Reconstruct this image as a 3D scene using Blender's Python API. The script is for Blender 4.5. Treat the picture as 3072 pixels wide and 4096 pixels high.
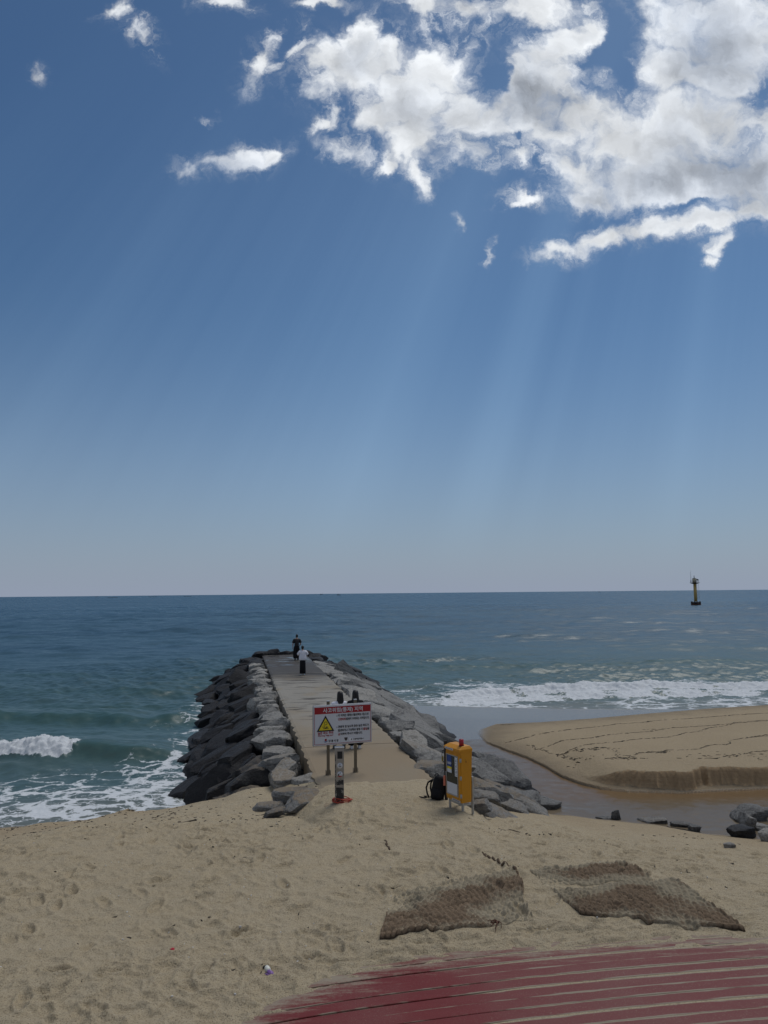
import bpy, bmesh, math, random
import numpy as np
from mathutils import Vector, Matrix, Euler, noise as mnoise

sc = bpy.context.scene
for o in list(bpy.data.objects): bpy.data.objects.remove(o)
COL = sc.collection
R = math.radians

# ------------------------------------------------------------------ camera
CAM_H = 6.7
cam_d = bpy.data.cameras.new('camera'); cam = bpy.data.objects.new('camera', cam_d); COL.objects.link(cam)
cam_d.sensor_fit = 'VERTICAL'; cam_d.sensor_height = 36.0; cam_d.sensor_width = 27.0
cam_d.lens = 36.0 * 2841 / 4096
cam_d.clip_start = 0.1; cam_d.clip_end = 20000
cam.matrix_world = Matrix.Translation((0, 0, CAM_H)) @ (Matrix.Rotation(R(90 + 6.47), 4, 'X') @ Matrix.Rotation(R(-0.55), 4, 'Z'))
sc.camera = cam

# ------------------------------------------------------------------ exposure / render
sc.view_settings.view_transform = 'Standard'
sc.view_settings.look = 'None'
sc.view_settings.exposure = 0.0
sc.view_settings.gamma = 1.0
sc.render.engine = 'CYCLES'
sc.cycles.max_bounces = 6
sc.cycles.diffuse_bounces = 3
sc.cycles.glossy_bounces = 3
sc.cycles.transparent_max_bounces = 6
sc.cycles.use_denoising = True
sc.cycles.sample_clamp_indirect = 4.0
sc.cycles.sample_clamp_direct = 5.0

# ------------------------------------------------------------------ node helpers
class NT:
    """small helper to write node trees as expressions"""
    def __init__(s, tree): s.t = tree; s.n = tree.nodes; s.l = tree.links; s.n.clear()
    def new(s, typ, **kw):
        n = s.n.new(typ)
        for k, v in kw.items(): setattr(n, k, v)
        return n
    def put(s, sock, v):
        if hasattr(v, 'is_output') or isinstance(v, bpy.types.NodeSocket): s.l.new(v, sock)
        elif v is not None:
            try: sock.default_value = v
            except Exception:
                sock.default_value = (v[0], v[1], v[2], 1.0) if len(v) == 3 else v
    def m(s, op, a, b=None, c=None, clamp=False):
        n = s.new('ShaderNodeMath', operation=op); n.use_clamp = clamp
        s.put(n.inputs[0], a)
        if b is not None: s.put(n.inputs[1], b)
        if c is not None: s.put(n.inputs[2], c)
        return n.outputs[0]
    def add(s, a, b): return s.m('ADD', a, b)
    def sub(s, a, b): return s.m('SUBTRACT', a, b)
    def mul(s, a, b): return s.m('MULTIPLY', a, b)
    def v(s, op, a, b=None, scale=None):
        n = s.new('ShaderNodeVectorMath', operation=op)
        s.put(n.inputs[0], a)
        if b is not None: s.put(n.inputs[1], b)
        if scale is not None: s.put(n.inputs['Scale'], scale)
        return n.outputs['Value'] if op in ('DOT_PRODUCT', 'LENGTH', 'DISTANCE') else n.outputs['Vector']
    def xyz(s, v):
        n = s.new('ShaderNodeSeparateXYZ'); s.put(n.inputs[0], v); return n.outputs
    def comb(s, x=0.0, y=0.0, z=0.0):
        n = s.new('ShaderNodeCombineXYZ'); s.put(n.inputs[0], x); s.put(n.inputs[1], y); s.put(n.inputs[2], z); return n.outputs[0]
    def noise(s, vec, scale=5.0, detail=4.0, rough=0.5, dist=0.0, dim='3D', col=False, lac=2.0):
        n = s.new('ShaderNodeTexNoise', noise_dimensions=dim)
        if dim == '1D': s.put(n.inputs['W'], vec)
        else: s.put(n.inputs['Vector'], vec)
        n.inputs['Scale'].default_value = scale; n.inputs['Detail'].default_value = detail
        n.inputs['Roughness'].default_value = rough; n.inputs['Distortion'].default_value = dist
        n.inputs['Lacunarity'].default_value = lac
        return n.outputs['Color'] if col else n.outputs['Fac']
    def voro(s, vec, scale=5.0, feature='F1', out='Distance', rnd=1.0):
        n = s.new('ShaderNodeTexVoronoi', feature=feature)
        s.put(n.inputs['Vector'], vec); n.inputs['Scale'].default_value = scale; n.inputs['Randomness'].default_value = rnd
        return n.outputs[out]
    def ramp(s, f, a, b, smooth=True, lo=0.0, hi=1.0):
        n = s.new('ShaderNodeMapRange', interpolation_type='SMOOTHSTEP' if smooth else 'LINEAR')
        s.put(n.inputs['Value'], f); s.put(n.inputs['From Min'], a); s.put(n.inputs['From Max'], b)
        s.put(n.inputs['To Min'], lo); s.put(n.inputs['To Max'], hi)
        return n.outputs['Result']
    def mix(s, f, a, b, mode='MIX'):
        n = s.new('ShaderNodeMix', data_type='RGBA', blend_type=mode); n.clamp_factor = True
        s.put(n.inputs[0], f); s.put(n.inputs[6], a); s.put(n.inputs[7], b)
        return n.outputs[2]
    def attr(s, name, typ='GEOMETRY', out='Fac'):
        n = s.new('ShaderNodeAttribute', attribute_name=name, attribute_type=typ); return n.outputs[out]
    def pos(s): return s.new('ShaderNodeNewGeometry').outputs['Position']
    def obj(s): return s.new('ShaderNodeTexCoord').outputs['Object']
    def mapping(s, vec, loc=(0,0,0), rot=(0,0,0), scale=(1,1,1), typ='POINT'):
        n = s.new('ShaderNodeMapping', vector_type=typ); s.put(n.inputs[0], vec)
        n.inputs['Location'].default_value = loc; n.inputs['Rotation'].default_value = rot; n.inputs['Scale'].default_value = scale
        return n.outputs[0]
    def bump(s, h, strength=0.5, dist=0.02, normal=None):
        n = s.new('ShaderNodeBump'); n.inputs['Strength'].default_value = strength; n.inputs['Distance'].default_value = dist
        s.put(n.inputs['Height'], h)
        if normal is not None: s.put(n.inputs['Normal'], normal)
        return n.outputs[0]
    def bsdf(s, color, rough=0.6, spec=0.5, metal=0.0, normal=None, ior=None):
        b = s.new('ShaderNodeBsdfPrincipled'); o = s.new('ShaderNodeOutputMaterial')
        s.put(b.inputs['Base Color'], color); s.put(b.inputs['Roughness'], rough)
        s.put(b.inputs['Specular IOR Level'], spec); s.put(b.inputs['Metallic'], metal)
        if ior: s.put(b.inputs['IOR'], ior)
        if normal is not None: s.put(b.inputs['Normal'], normal)
        s.l.new(b.outputs[0], o.inputs[0]); return b

def newmat(name):
    m = bpy.data.materials.new(name); m.use_nodes = True
    return m, NT(m.node_tree)

# ------------------------------------------------------------------ world: sky with clouds
SUN_DIR = Vector((0.31200772, 0.36027238, 0.87912172))
SUN_EL = math.asin(SUN_DIR.z); SUN_AZ = math.atan2(SUN_DIR.x, SUN_DIR.y)
SKY_STRENGTH = 0.1
# cloud masses over the sea: (x/y, z/y, half width, half height, turn, weight) of the direction towards each
LOBES = [(-0.0285, 0.7928, 0.0849, 0.0572, 0.178, 1.0), (0.0346, 0.7541, 0.0922, 0.0715, -0.385, 1.0), (-0.0708, 0.8086, 0.0533, 0.0306, -0.199, 1.0), (-0.0245, 0.8582, 0.0201, 0.0368, -0.388, 1.0), (0.0987, 0.7992, 0.0494, 0.0475, -0.01, 1.0), (0.0546, 0.6787, 0.0531, 0.053, -0.565, 1.0), (0.0662, 0.6229, 0.018, 0.0295, -0.01, 1.0), (0.0061, 0.7166, 0.0571, 0.0444, -0.565, 1.0), (-0.0919, 0.7041, 0.0281, 0.0134, 0.363, 0.9), (-0.0765, 0.725, 0.0158, 0.0177, -0.563, 0.85), (-0.0536, 0.6649, 0.0465, 0.0212, -0.38, 0.83), (0.0158, 0.6382, 0.0282, 0.0152, 0.36, 0.93), (0.1965, 0.76, 0.0807, 0.0365, 0.717, 1.0), (0.2543, 0.8052, 0.0699, 0.0333, 0.63, 1.0), (0.3018, 0.8432, 0.0507, 0.0288, 0.363, 1.0), (0.1596, 0.6963, 0.0769, 0.0412, -0.01, 1.0), (0.2161, 0.7145, 0.084, 0.0564, -0.01, 1.0), (0.1308, 0.6556, 0.0522, 0.026, -0.01, 1.0), (0.2001, 0.6474, 0.0417, 0.0163, -0.01, 0.98), (0.072, 0.8961, 0.0572, 0.0218, -0.201, 1.0), (0.1361, 0.8915, 0.0499, 0.0234, -0.011, 1.0), (0.2358, 0.8866, 0.1, 0.0327, 0.085, 1.0), (0.0786, 0.8649, 0.0286, 0.0155, -0.295, 0.7), (0.4693, 0.8569, 0.0795, 0.0776, -0.01, 1.0), (0.554, 0.8483, 0.0851, 0.1007, -0.01, 1.0), (0.4372, 0.788, 0.0494, 0.0459, -0.01, 1.0), (0.5213, 0.7795, 0.0775, 0.0382, -0.01, 1.0), (0.3, 0.7099, 0.0697, 0.0415, -0.199, 1.0), (0.3544, 0.6756, 0.1041, 0.0674, -0.198, 1.0), (0.4392, 0.6972, 0.0908, 0.0563, -0.01, 1.0), (0.5151, 0.6814, 0.0906, 0.0673, -0.01, 1.0), (0.5719, 0.6958, 0.0698, 0.045, -0.01, 1.0), (0.2965, 0.6242, 0.0553, 0.0444, -0.197, 1.0), (0.3997, 0.6084, 0.0969, 0.0479, -0.01, 1.0), (0.5106, 0.611, 0.1038, 0.0442, -0.01, 1.0), (0.5737, 0.6214, 0.0554, 0.0628, -0.01, 1.0), (0.3159, 0.5909, 0.0484, 0.0257, -0.01, 0.98), (0.2778, 0.5006, 0.0498, 0.0185, 0.262, 1.0), (0.3334, 0.5202, 0.0625, 0.0228, 0.262, 1.0), (0.4097, 0.5353, 0.0693, 0.023, 0.172, 1.0), (0.4862, 0.5505, 0.0697, 0.0201, 0.208, 1.0), (0.5562, 0.568, 0.0418, 0.0217, 0.172, 1.0), (0.4939, 0.5092, 0.017, 0.0345, -0.664, 0.83), (0.4766, 0.4828, 0.0213, 0.0121, -0.01, 0.88), (0.2153, 0.5795, 0.0331, 0.0161, -0.196, 0.95), (0.1979, 0.5739, 0.0224, 0.013, 0.355, 0.93), (-0.1997, 0.6478, 0.048, 0.0238, 0.4, 0.88), (-0.1719, 0.6587, 0.0209, 0.0201, -0.01, 1.0), (-0.2446, 0.6357, 0.0651, 0.0222, -0.01, 0.58), (-0.2827, 0.6316, 0.0406, 0.0192, -0.01, 0.5), (-0.1888, 0.7983, 0.0212, 0.0409, -0.291, 0.98), (-0.1641, 0.8034, 0.0239, 0.0109, 0.274, 0.83), (-0.1736, 0.8443, 0.0107, 0.0267, -0.385, 0.7), (-0.3692, 0.858, 0.0208, 0.0468, 0.656, 0.83), (-0.4114, 0.9082, 0.0201, 0.0197, 0.566, 0.7), (-0.2349, 0.9079, 0.0414, 0.0175, -0.2, 0.93), (-0.0921, 0.9119, 0.0515, 0.0122, -0.011, 0.83), (-0.5047, 0.7863, 0.0152, 0.0179, -0.378, 0.52), (-0.2601, 0.7232, 0.0138, 0.0094, -0.197, 0.55), (0.1143, 0.5347, 0.0106, 0.0142, -0.01, 0.5), (0.156, 0.5018, 0.0086, 0.0151, -0.01, 0.5), (0.3446, 0.7699, 0.022, 0.0337, -0.01, 0.55), (-0.1205, 0.8709, 0.0159, 0.0152, -0.01, 0.48), (0.2323, 0.7787, 0.0423, 0.0419, -0.01, 1.0), (0.2704, 0.7631, 0.0457, 0.0456, -0.01, 1.0), (0.0212, 0.8192, 0.0425, 0.0277, -0.01, 1.0), (-0.046, 0.8275, 0.0319, 0.0346, -0.01, 1.0), (0.1148, 0.7231, 0.0385, 0.0414, -0.01, 1.0), (0.2568, 0.6766, 0.0558, 0.0448, -0.01, 1.0), (-0.1274, 0.8245, 0.0285, 0.0123, 0.368, 0.8), (-0.092, 0.7668, 0.0289, 0.0297, -0.565, 0.9), (0.1419, 0.8333, 0.0283, 0.02, -0.01, 0.75), (0.3202, 0.8585, 0.0295, 0.03, 0.543, 0.85)]
HOLES = [(0.172, 0.7679, 0.0186, 0.0374, -0.664, 0.8), (0.1996, 0.6787, 0.0139, 0.0075, -0.01, 0.5), (0.2346, 0.6397, 0.0125, 0.0089, -0.01, 0.45), (0.5762, 0.7576, 0.0239, 0.0068, -0.01, 0.6), (0.361, 0.8195, 0.0282, 0.054, -0.201, 0.4), (0.4672, 0.5784, 0.0837, 0.0065, 0.173, 0.35)]
SHADE = [(0.2099, 0.7409, 0.0562, 0.034, -0.01, 0.8), (0.5242, 0.8254, 0.092, 0.0848, -0.01, 0.9), (0.5252, 0.6219, 0.1039, 0.048, -0.01, 1.0), (0.4134, 0.6046, 0.1038, 0.0331, -0.01, 0.7), (0.3157, 0.5873, 0.0483, 0.022, -0.01, 0.6), (-0.2377, 0.6334, 0.0625, 0.0222, -0.01, 0.9), (0.0553, 0.7312, 0.0491, 0.0377, -0.01, 0.35), (0.4707, 0.8802, 0.0498, 0.0468, -0.01, 0.6)]
# beams through the cloud: (angle round the sun, width, strength)
BEAMS = [(-1.30,0.13,0.22),(-1.12,0.12,0.30),(-0.985,0.08,0.45),(-0.885,0.065,0.80),(-0.80,0.05,0.25),(-0.695,0.046,0.70),(-0.60,0.020,0.30),(-0.385,0.036,0.50),(-0.30,0.035,0.15)]

def build_world():
    w = bpy.data.worlds.new('World'); sc.world = w; w.use_nodes = True
    g = NT(w.node_tree)
    d = g.new('ShaderNodeTexCoord').outputs['Generated']
    x, y, z = g.xyz(d)
    sky = g.new('ShaderNodeTexSky', sky_type='NISHITA')
    sky.sun_disc = False; sky.sun_elevation = SUN_EL; sky.sun_rotation = SUN_AZ
    sky.air_density = 1.0; sky.dust_density = 0.6; sky.ozone_density = 2.2; sky.altitude = 0
    base = g.mix(1.0, sky.outputs[0], (0.385, 0.525, 0.62), 'MULTIPLY')
    # haze low over the sea
    hz = g.ramp(z, 0.0, 0.42, False, 1.0, 0.0)
    hz = g.m('POWER', hz, 2.1)
    hs = g.new('ShaderNodeMath', operation='MULTIPLY'); g.put(hs.inputs[0], hz); hs.inputs[1].default_value = 0.93
    base = g.mix(hs.outputs[0], base, (2.88, 3.34, 4.34))
    # crepuscular beams fanning out from the hidden sun
    S = SUN_DIR; e1 = S.cross(Vector((0,0,1))).normalized(); e2 = S.cross(e1)
    phi = g.m('ARCTAN2', g.v('DOT_PRODUCT', d, tuple(e1)), g.v('DOT_PRODUCT', d, tuple(e2)))
    acc = g.mul(g.sub(g.noise(phi, 7.0, 5, 0.6, dim='1D'), 0.38), 0.85)
    for a, wd, st in BEAMS:
        q = g.mul(g.sub(phi, a), 1.0 / wd)
        acc = g.m('MULTIPLY_ADD', g.m('EXPONENT', g.mul(g.mul(q, q), -1.0)), st, acc)
    acc = g.m('MAXIMUM', acc, 0.0)
    vis = g.mul(g.ramp(z, 0.0, 0.2), g.ramp(z, 0.70, 0.42))
    vis = g.mul(vis, g.ramp(y, 0.0, 0.4))
    base = g.mix(1.0, base, g.mix(g.mul(g.mul(acc, vis), 0.56), (0,0,0), (0.62, 0.88, 1.05)), 'ADD')
    # ---- clouds in front
    yy = g.m('MAXIMUM', y, 0.08)
    p0 = g.comb(g.m('DIVIDE', x, yy), g.m('DIVIDE', z, yy), 0.0)
    wv = g.v('SUBTRACT', g.noise(p0, 9.0, 6, 0.6, dim='2D', col=True), (0.5, 0.5, 0.5))
    p = g.v('ADD', p0, g.v('SCALE', wv, scale=0.095))
    def lobe(L):
        cx, cy, rx, ry, t = L[:5]; c_, s_ = math.cos(t), math.sin(t)
        va = (c_/rx, s_/rx, 0.0); vb = (-s_/ry, c_/ry, 0.0)
        qa = g.sub(g.v('DOT_PRODUCT', p, va), cx*va[0]+cy*va[1]); qb = g.sub(g.v('DOT_PRODUCT', p, vb), cx*vb[0]+cy*vb[1])
        return g.m('POWER', 1/math.e, g.m('MULTIPLY_ADD', qb, qb, g.mul(qa, qa)))
    F = None; Q = None
    for L in LOBES:
        e = g.mul(lobe(L), L[5])
        F = e if F is None else g.m('MAXIMUM', F, e)
        Q = e if Q is None else g.add(Q, e)
    for L in HOLES: F = g.m('MULTIPLY_ADD', lobe(L), -L[5], F)
    sh = None
    for L in SHADE:
        e = g.mul(lobe(L), L[5]); sh = e if sh is None else g.m('MAXIMUM', sh, e)
    pn = g.v('ADD', p0, g.v('SCALE', wv, scale=0.075))
    n1 = g.noise(pn, 10.0, 12, 0.63, dim='2D')
    n3 = g.noise(pn, 5.5, 5, 0.5, dim='2D')
    nf = g.noise(g.v('ADD', p0, g.v('SCALE', wv, scale=0.13)), 26.0, 9, 0.66, dim='2D')
    n4 = g.noise(g.v('ADD', pn, (0.009, 0.024, 0.0)), 5.5, 5, 0.5, dim='2D')
    gate = g.ramp(F, 0.02, 0.38)
    nz = g.add(g.mul(g.sub(n1, 0.5), 2.0), g.mul(g.sub(n3, 0.5), 0.8))
    D = g.add(F, g.mul(nz, gate))
    alpha = g.mul(g.m('POWER', g.ramp(D, 0.02, 0.92), 1.4), g.ramp(F, 0.02, 0.62))
    veil = g.mul(g.mul(g.ramp(F, 0.015, 0.5), g.ramp(nf, 0.40, 0.78)), 0.75)
    alpha = g.m('MAXIMUM', alpha, veil)
    thick = g.ramp(D, 0.45, 1.25)
    soft = g.sub(n3, n4)
    core = g.ramp(g.add(Q, g.mul(g.sub(n3, 0.5), 3.0)), 1.3, 3.6)
    grey = g.m('ADD', g.mul(sh, 0.86), g.mul(g.mul(thick, 0.42), core), clamp=True)
    br = g.sub(g.add(7.7, g.add(g.mul(soft, g.m('MULTIPLY_ADD', grey, -5.0, 14.0)), g.mul(g.sub(nf, 0.5), 2.2))), g.mul(grey, 4.4))
    br = g.add(br, g.mul(g.mul(g.ramp(Q, 0.3, 0.9), g.ramp(Q, 2.2, 1.1)), 1.3))
    br = g.m('MINIMUM', g.m('MAXIMUM', br, 2.7), 9.8)
    cc = g.mix(grey, (0.965, 1.0, 1.04), (0.85, 0.955, 1.13))
    ccol = g.v('SCALE', cc, scale=br)
    front = g.ramp(y, 0.06, 0.3)
    a_front = g.mul(alpha, front)
    # ---- unseen scattered cloud behind and overhead, added to lift the fill light
    zz = g.m('MAXIMUM', z, 0.1)
    pb = g.comb(g.m('DIVIDE', x, zz), g.m('DIVIDE', y, zz), 0.0)
    nb = g.noise(pb, 1.6, 7, 0.58, dim='2D')
    ab = g.mul(g.ramp(nb, 0.45, 0.62), g.mul(g.ramp(z, 0.05, 0.25), g.ramp(y, 0.35, 0.05)))
    base = g.mix(ab, base, (5.8, 5.8, 5.9))
    out = g.mix(a_front, base, ccol)
    bg = g.new('ShaderNodeBackground'); bg.inputs['Strength'].default_value = SKY_STRENGTH
    g.put(bg.inputs['Color'], out)
    o = g.new('ShaderNodeOutputWorld'); g.l.new(bg.outputs[0], o.inputs[0])
build_world()

# ------------------------------------------------------------------ sun (veiled by the cloud: weak and soft)
sl = bpy.data.lights.new('sun', 'SUN'); sl.energy = 1.65; sl.angle = R(32); sl.color = (1.0, 0.955, 0.885)
so = bpy.data.objects.new('sun', sl); COL.objects.link(so)
so.rotation_euler = SUN_DIR.to_track_quat('Z', 'Y').to_euler()

# ------------------------------------------------------------------ numpy noise
def _h(ix, iy, iz, seed):
    n = (ix.astype(np.int64) * 374761393 + iy.astype(np.int64) * 668265263 + iz.astype(np.int64) * 2147483647 + seed * 1274126177) & 0xffffffff
    n = ((n ^ (n >> 13)) * 1274126177) & 0xffffffff
    n = (n ^ (n >> 16)) & 0xffffffff
    return n.astype(np.float64) / 4294967295.0
def n2(x, y, seed=0):
    """2-D gradient noise about -1..1"""
    x = np.asarray(x, float); y = np.asarray(y, float)
    ix = np.floor(x); iy = np.floor(y); fx = x - ix; fy = y - iy
    u = fx*fx*fx*(fx*(fx*6-15)+10); v = fy*fy*fy*(fy*(fy*6-15)+10)
    z = np.zeros_like(ix)
    def gr(a, b, dx, dy):
        t = _h(a, b, z, seed) * 2 * math.pi
        return np.cos(t)*dx + np.sin(t)*dy
    a = gr(ix, iy, fx, fy); b = gr(ix+1, iy, fx-1, fy); c = gr(ix, iy+1, fx, fy-1); d = gr(ix+1, iy+1, fx-1, fy-1)
    return ((a*(1-u)+b*u)*(1-v) + (c*(1-u)+d*u)*v) * 1.5
def n3(p, seed=0):
    x, y, z = p[:,0], p[:,1], p[:,2]
    ix, iy, iz = np.floor(x), np.floor(y), np.floor(z); fx, fy, fz = x-ix, y-iy, z-iz
    s = lambda t: t*t*(3-2*t)
    u, v, w = s(fx), s(fy), s(fz); r = 0
    for dx in (0,1):
        for dy in (0,1):
            for dz in (0,1):
                r = r + _h(ix+dx, iy+dy, iz+dz, seed) * (u if dx else 1-u) * (v if dy else 1-v) * (w if dz else 1-w)
    return r*2-1
def fbm2(x, y, oct=4, seed=0, gain=0.5):
    r = 0; a = 1.0; f = 1.0
    for i in range(oct): r = r + a*n2(x*f+i*17.3, y*f-i*9.1, seed+i); a *= gain; f *= 2.03
    return r
def sstep(x, a, b):
    t = np.clip((x-a)/(b-a), 0, 1); return t*t*(3-2*t)

# ------------------------------------------------------------------ object helpers
def link(name, me, mat=None, parent=None):
    o = bpy.data.objects.new(name, me); COL.objects.link(o)
    if mat is not None:
        me.materials.clear() if len(me.materials) else None
        for m_ in (mat if isinstance(mat, (list, tuple)) else [mat]): me.materials.append(m_)
    if parent is not None: o.parent = parent
    return o
def tag(o, label=None, cat=None, group=None, kind=None):
    if label: o['label'] = label
    if cat: o['category'] = cat
    if group: o['group'] = group
    if kind: o['kind'] = kind
    return o
def empty(name, loc, rz=0.0, label=None, cat=None, group=None):
    o = bpy.data.objects.new(name, None); COL.objects.link(o); o.location = loc; o.rotation_euler = (0,0,rz)
    o.empty_display_size = 0.1
    return tag(o, label, cat, group)
def grid_mesh(name, X, Y, Z, attrs=None, mask=None, smooth=True):
    r, c = X.shape
    co = np.stack([X, Y, Z], -1).reshape(-1, 3)
    i = np.arange(r*c).reshape(r, c)
    q = np.stack([i[:-1,:-1], i[:-1,1:], i[1:,1:], i[1:,:-1]], -1).reshape(-1, 4)
    if mask is not None:
        mk = mask.reshape(-1); q = q[mk[q].any(1)]
        used = np.zeros(r*c, bool); used[q] = True
        idx = np.cumsum(used) - 1; q = idx[q]; co = co[used]
        if attrs: attrs = {k: a.reshape(-1)[used] for k, a in attrs.items()}
    me = bpy.data.meshes.new(name)
    me.vertices.add(len(co)); me.vertices.foreach_set('co', co.astype(np.float32).ravel())
    me.loops.add(q.size); me.loops.foreach_set('vertex_index', q.astype(np.int32).ravel())
    me.polygons.add(len(q)); me.polygons.foreach_set('loop_start', (np.arange(len(q))*4).astype(np.int32))
    me.polygons.foreach_set('loop_total', np.full(len(q), 4, np.int32))
    if smooth: me.polygons.foreach_set('use_smooth', np.ones(len(q), bool))
    me.update(); me.validate()
    for k, a in (attrs or {}).items():
        at = me.attributes.new(k, 'FLOAT', 'POINT'); at.data.foreach_set('value', np.asarray(a, np.float32).ravel())
    return me
def pymesh(name, V, Fc, smooth=False):
    me = bpy.data.meshes.new(name); me.from_pydata([tuple(v) for v in V], [], Fc); me.update()
    if smooth: me.polygons.foreach_set('use_smooth', np.ones(len(me.polygons), bool))
    return me
class MB:
    """collects shapes into one mesh"""
    def __init__(s): s.bm = bmesh.new()
    def box(s, c, size, rot=None, bevel=0.0, mat=0):
        t = bmesh.new(); bmesh.ops.create_cube(t, size=1.0)
        for v in t.verts: v.co = Vector((v.co.x*size[0], v.co.y*size[1], v.co.z*size[2]))
        if bevel > 0: bmesh.ops.bevel(t, geom=t.edges[:], offset=bevel, segments=2, profile=0.5, affect='EDGES')
        return s._in(t, c, rot, mat)
    def _in(s, t, c=(0,0,0), rot=None, mat=0, smooth=False):
        M = Matrix.Translation(c) @ (rot.to_4x4() if rot is not None else Matrix())
        bmesh.ops.transform(t, matrix=M, verts=t.verts[:])
        for f in t.faces: f.material_index = mat; f.smooth = smooth
        me = bpy.data.meshes.new('t'); t.to_mesh(me); t.free(); s.bm.from_mesh(me); bpy.data.meshes.remove(me); return s
    def cyl(s, c, r, h, seg=20, r2=None, rot=None, mat=0, smooth=True):
        t = bmesh.new(); bmesh.ops.create_cone(t, cap_ends=True, segments=seg, radius1=r, radius2=r if r2 is None else r2, depth=h)
        return s._in(t, c, rot, mat, smooth)
    def ball(s, c, r, sc_=(1,1,1), seg=16, mat=0):
        t = bmesh.new(); bmesh.ops.create_uvsphere(t, u_segments=seg, v_segments=max(6, seg//2), radius=r)
        for v in t.verts: v.co = Vector((v.co.x*sc_[0], v.co.y*sc_[1], v.co.z*sc_[2]))
        return s._in(t, c, None, mat, True)
    def tube(s, pts, r, seg=8, mat=0, caps=True):
        pts = [Vector(p) for p in pts]; rs = r if isinstance(r, (list, tuple)) else [r]*len(pts)
        rings = []; up = Vector((0,0,1)); prev = None
        for i, p in enumerate(pts):
            d = (pts[min(i+1, len(pts)-1)] - pts[max(i-1, 0)]).normalized()
            a = d.cross(up) if prev is None else prev - d*prev.dot(d)
            if a.length < 1e-4: a = d.cross(Vector((1,0,0)))
            a.normalize(); prev = a; b = d.cross(a)
            rings.append([s.bm.verts.new(p + (a*math.cos(2*math.pi*k/seg) + b*math.sin(2*math.pi*k/seg))*rs[i]) for k in range(seg)])
        for i in range(len(rings)-1):
            for k in range(seg):
                f = s.bm.faces.new((rings[i][k], rings[i][(k+1)%seg], rings[i+1][(k+1)%seg], rings[i+1][k])); f.smooth = True; f.material_index = mat
        if caps:
            for rg in (rings[0], rings[-1][::-1]):
                f = s.bm.faces.new(rg[::-1]); f.material_index = mat
        return s
    def poly(s, pts, depth, mat=0):
        """prism: pts is a list of 3-D points of one face, depth a vector"""
        a = [s.bm.verts.new(p) for p in pts]; b = [s.bm.verts.new(Vector(p) + Vector(depth)) for p in pts]
        n = len(a); fs = [s.bm.faces.new(a), s.bm.faces.new(b[::-1])]
        for i in range(n): fs.append(s.bm.faces.new((a[i], b[i], b[(i+1)%n], a[(i+1)%n])))
        for f in fs: f.material_index = mat
        return s
    def mesh(s, me, M=Matrix()):
        me.transform(M); s.bm.from_mesh(me); return s
    def build(s, name, mat, parent=None, loc=None):
        bmesh.ops.recalc_face_normals(s.bm, faces=s.bm.faces[:])
        me = bpy.data.meshes.new(name); s.bm.to_mesh(me); s.bm.free()
        o = link(name, me, mat, parent)
        if loc: o.location = loc
        return o

# ------------------------------------------------------------------ layout of the shore (metres, sea level z = 0)
P_O = np.array([-0.335, 18.8]); P_D = np.array([-0.1985, 0.980]); P_N = np.array([0.980, 0.1985])
P_LEN = 37.6
DECK_Z = 2.0
def pier_st(x, y):
    dx = x - P_O[0]; dy = y - P_O[1]
    return dx*P_D[0] + dy*P_D[1], dx*P_N[0] + dy*P_N[1]
def pier_xy(s, t): return (P_O[0] + s*P_D[0] + t*P_N[0], P_O[1] + s*P_D[1] + t*P_N[1])
def half_w(s): return 1.47 + 0.0052*s
WL = np.array([(-200,17),(-60,19.5),(-20,20.6),(-11.14,21.3),(-9.94,21.7),(-8.9,22.2),(-8.2,22.7),(-7.48,23.4),(-6.5,23.6),(-5,24.6),(-3,24.8),(1.5,24.6),(3.2,23.6),
               (4.98,22.3),(6.65,21.7),(7.54,21.4),(8.07,21.0),(8.69,20.5),(9.76,20.1),(10.27,19.95),(20,19.3),(60,18.0),(200,17)], float)
SPIT_S = np.array([(4.32,34.9),(4.43,32.3),(4.98,30.8),(5.61,29.3),(6.0,27.9),(6.25,26.4),(6.68,25.4),(7.2,24.75),(7.98,24.4),(9.62,24.2),(12.78,24.6),(20,25.5),(60,27),(200,30)], float)
SPIT_N = np.array([(4.32,34.9),(5.49,36.4),(7.72,36.7),(10.61,37.6),(13.92,38.9),(18.06,40.4),(21.76,41.4),(40,45),(60,48),(200,60)], float)
FOAM_R = np.array([(-6,47),(-2,45.5),(0.8,44.0),(2.04,43.3),(5.2,42.6),(9.4,41.8),(13.5,41.2),(17.7,41.1),(22,42.1),(40,46),(60,49),(200,62)], float)
def lerp_line(L, x): return np.interp(x, L[:,0], L[:,1])
def dist_poly(x, y, L):
    d = np.full(x.shape, 1e9)
    for (ax, ay), (bx, by) in zip(L[:-1], L[1:]):
        vx, vy = bx-ax, by-ay; t = np.clip(((x-ax)*vx + (y-ay)*vy)/(vx*vx+vy*vy), 0, 1)
        d = np.minimum(d, np.hypot(x-ax-t*vx, y-ay-t*vy))
    return d
def red_edge(x): return 10.38 - 2.0*np.exp(-(x+1.68)/1.45)
RED_DIR = np.array([0.985, 0.172]); RED_N = np.array([-0.172, 0.985])
def red_top(x, y):
    d = (red_edge(x) - y)
    return 2.0 + np.where(d > 0, 0.045*d, 0.35*d)
MAT_HUMP = [((-0.05,10.25),(1.0,11.15),(2.1,11.95)), ((2.3,12.25),(3.3,12.45),(4.2,12.5)), ((2.75,10.95),(3.7,11.45),(4.7,11.5))]

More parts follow.
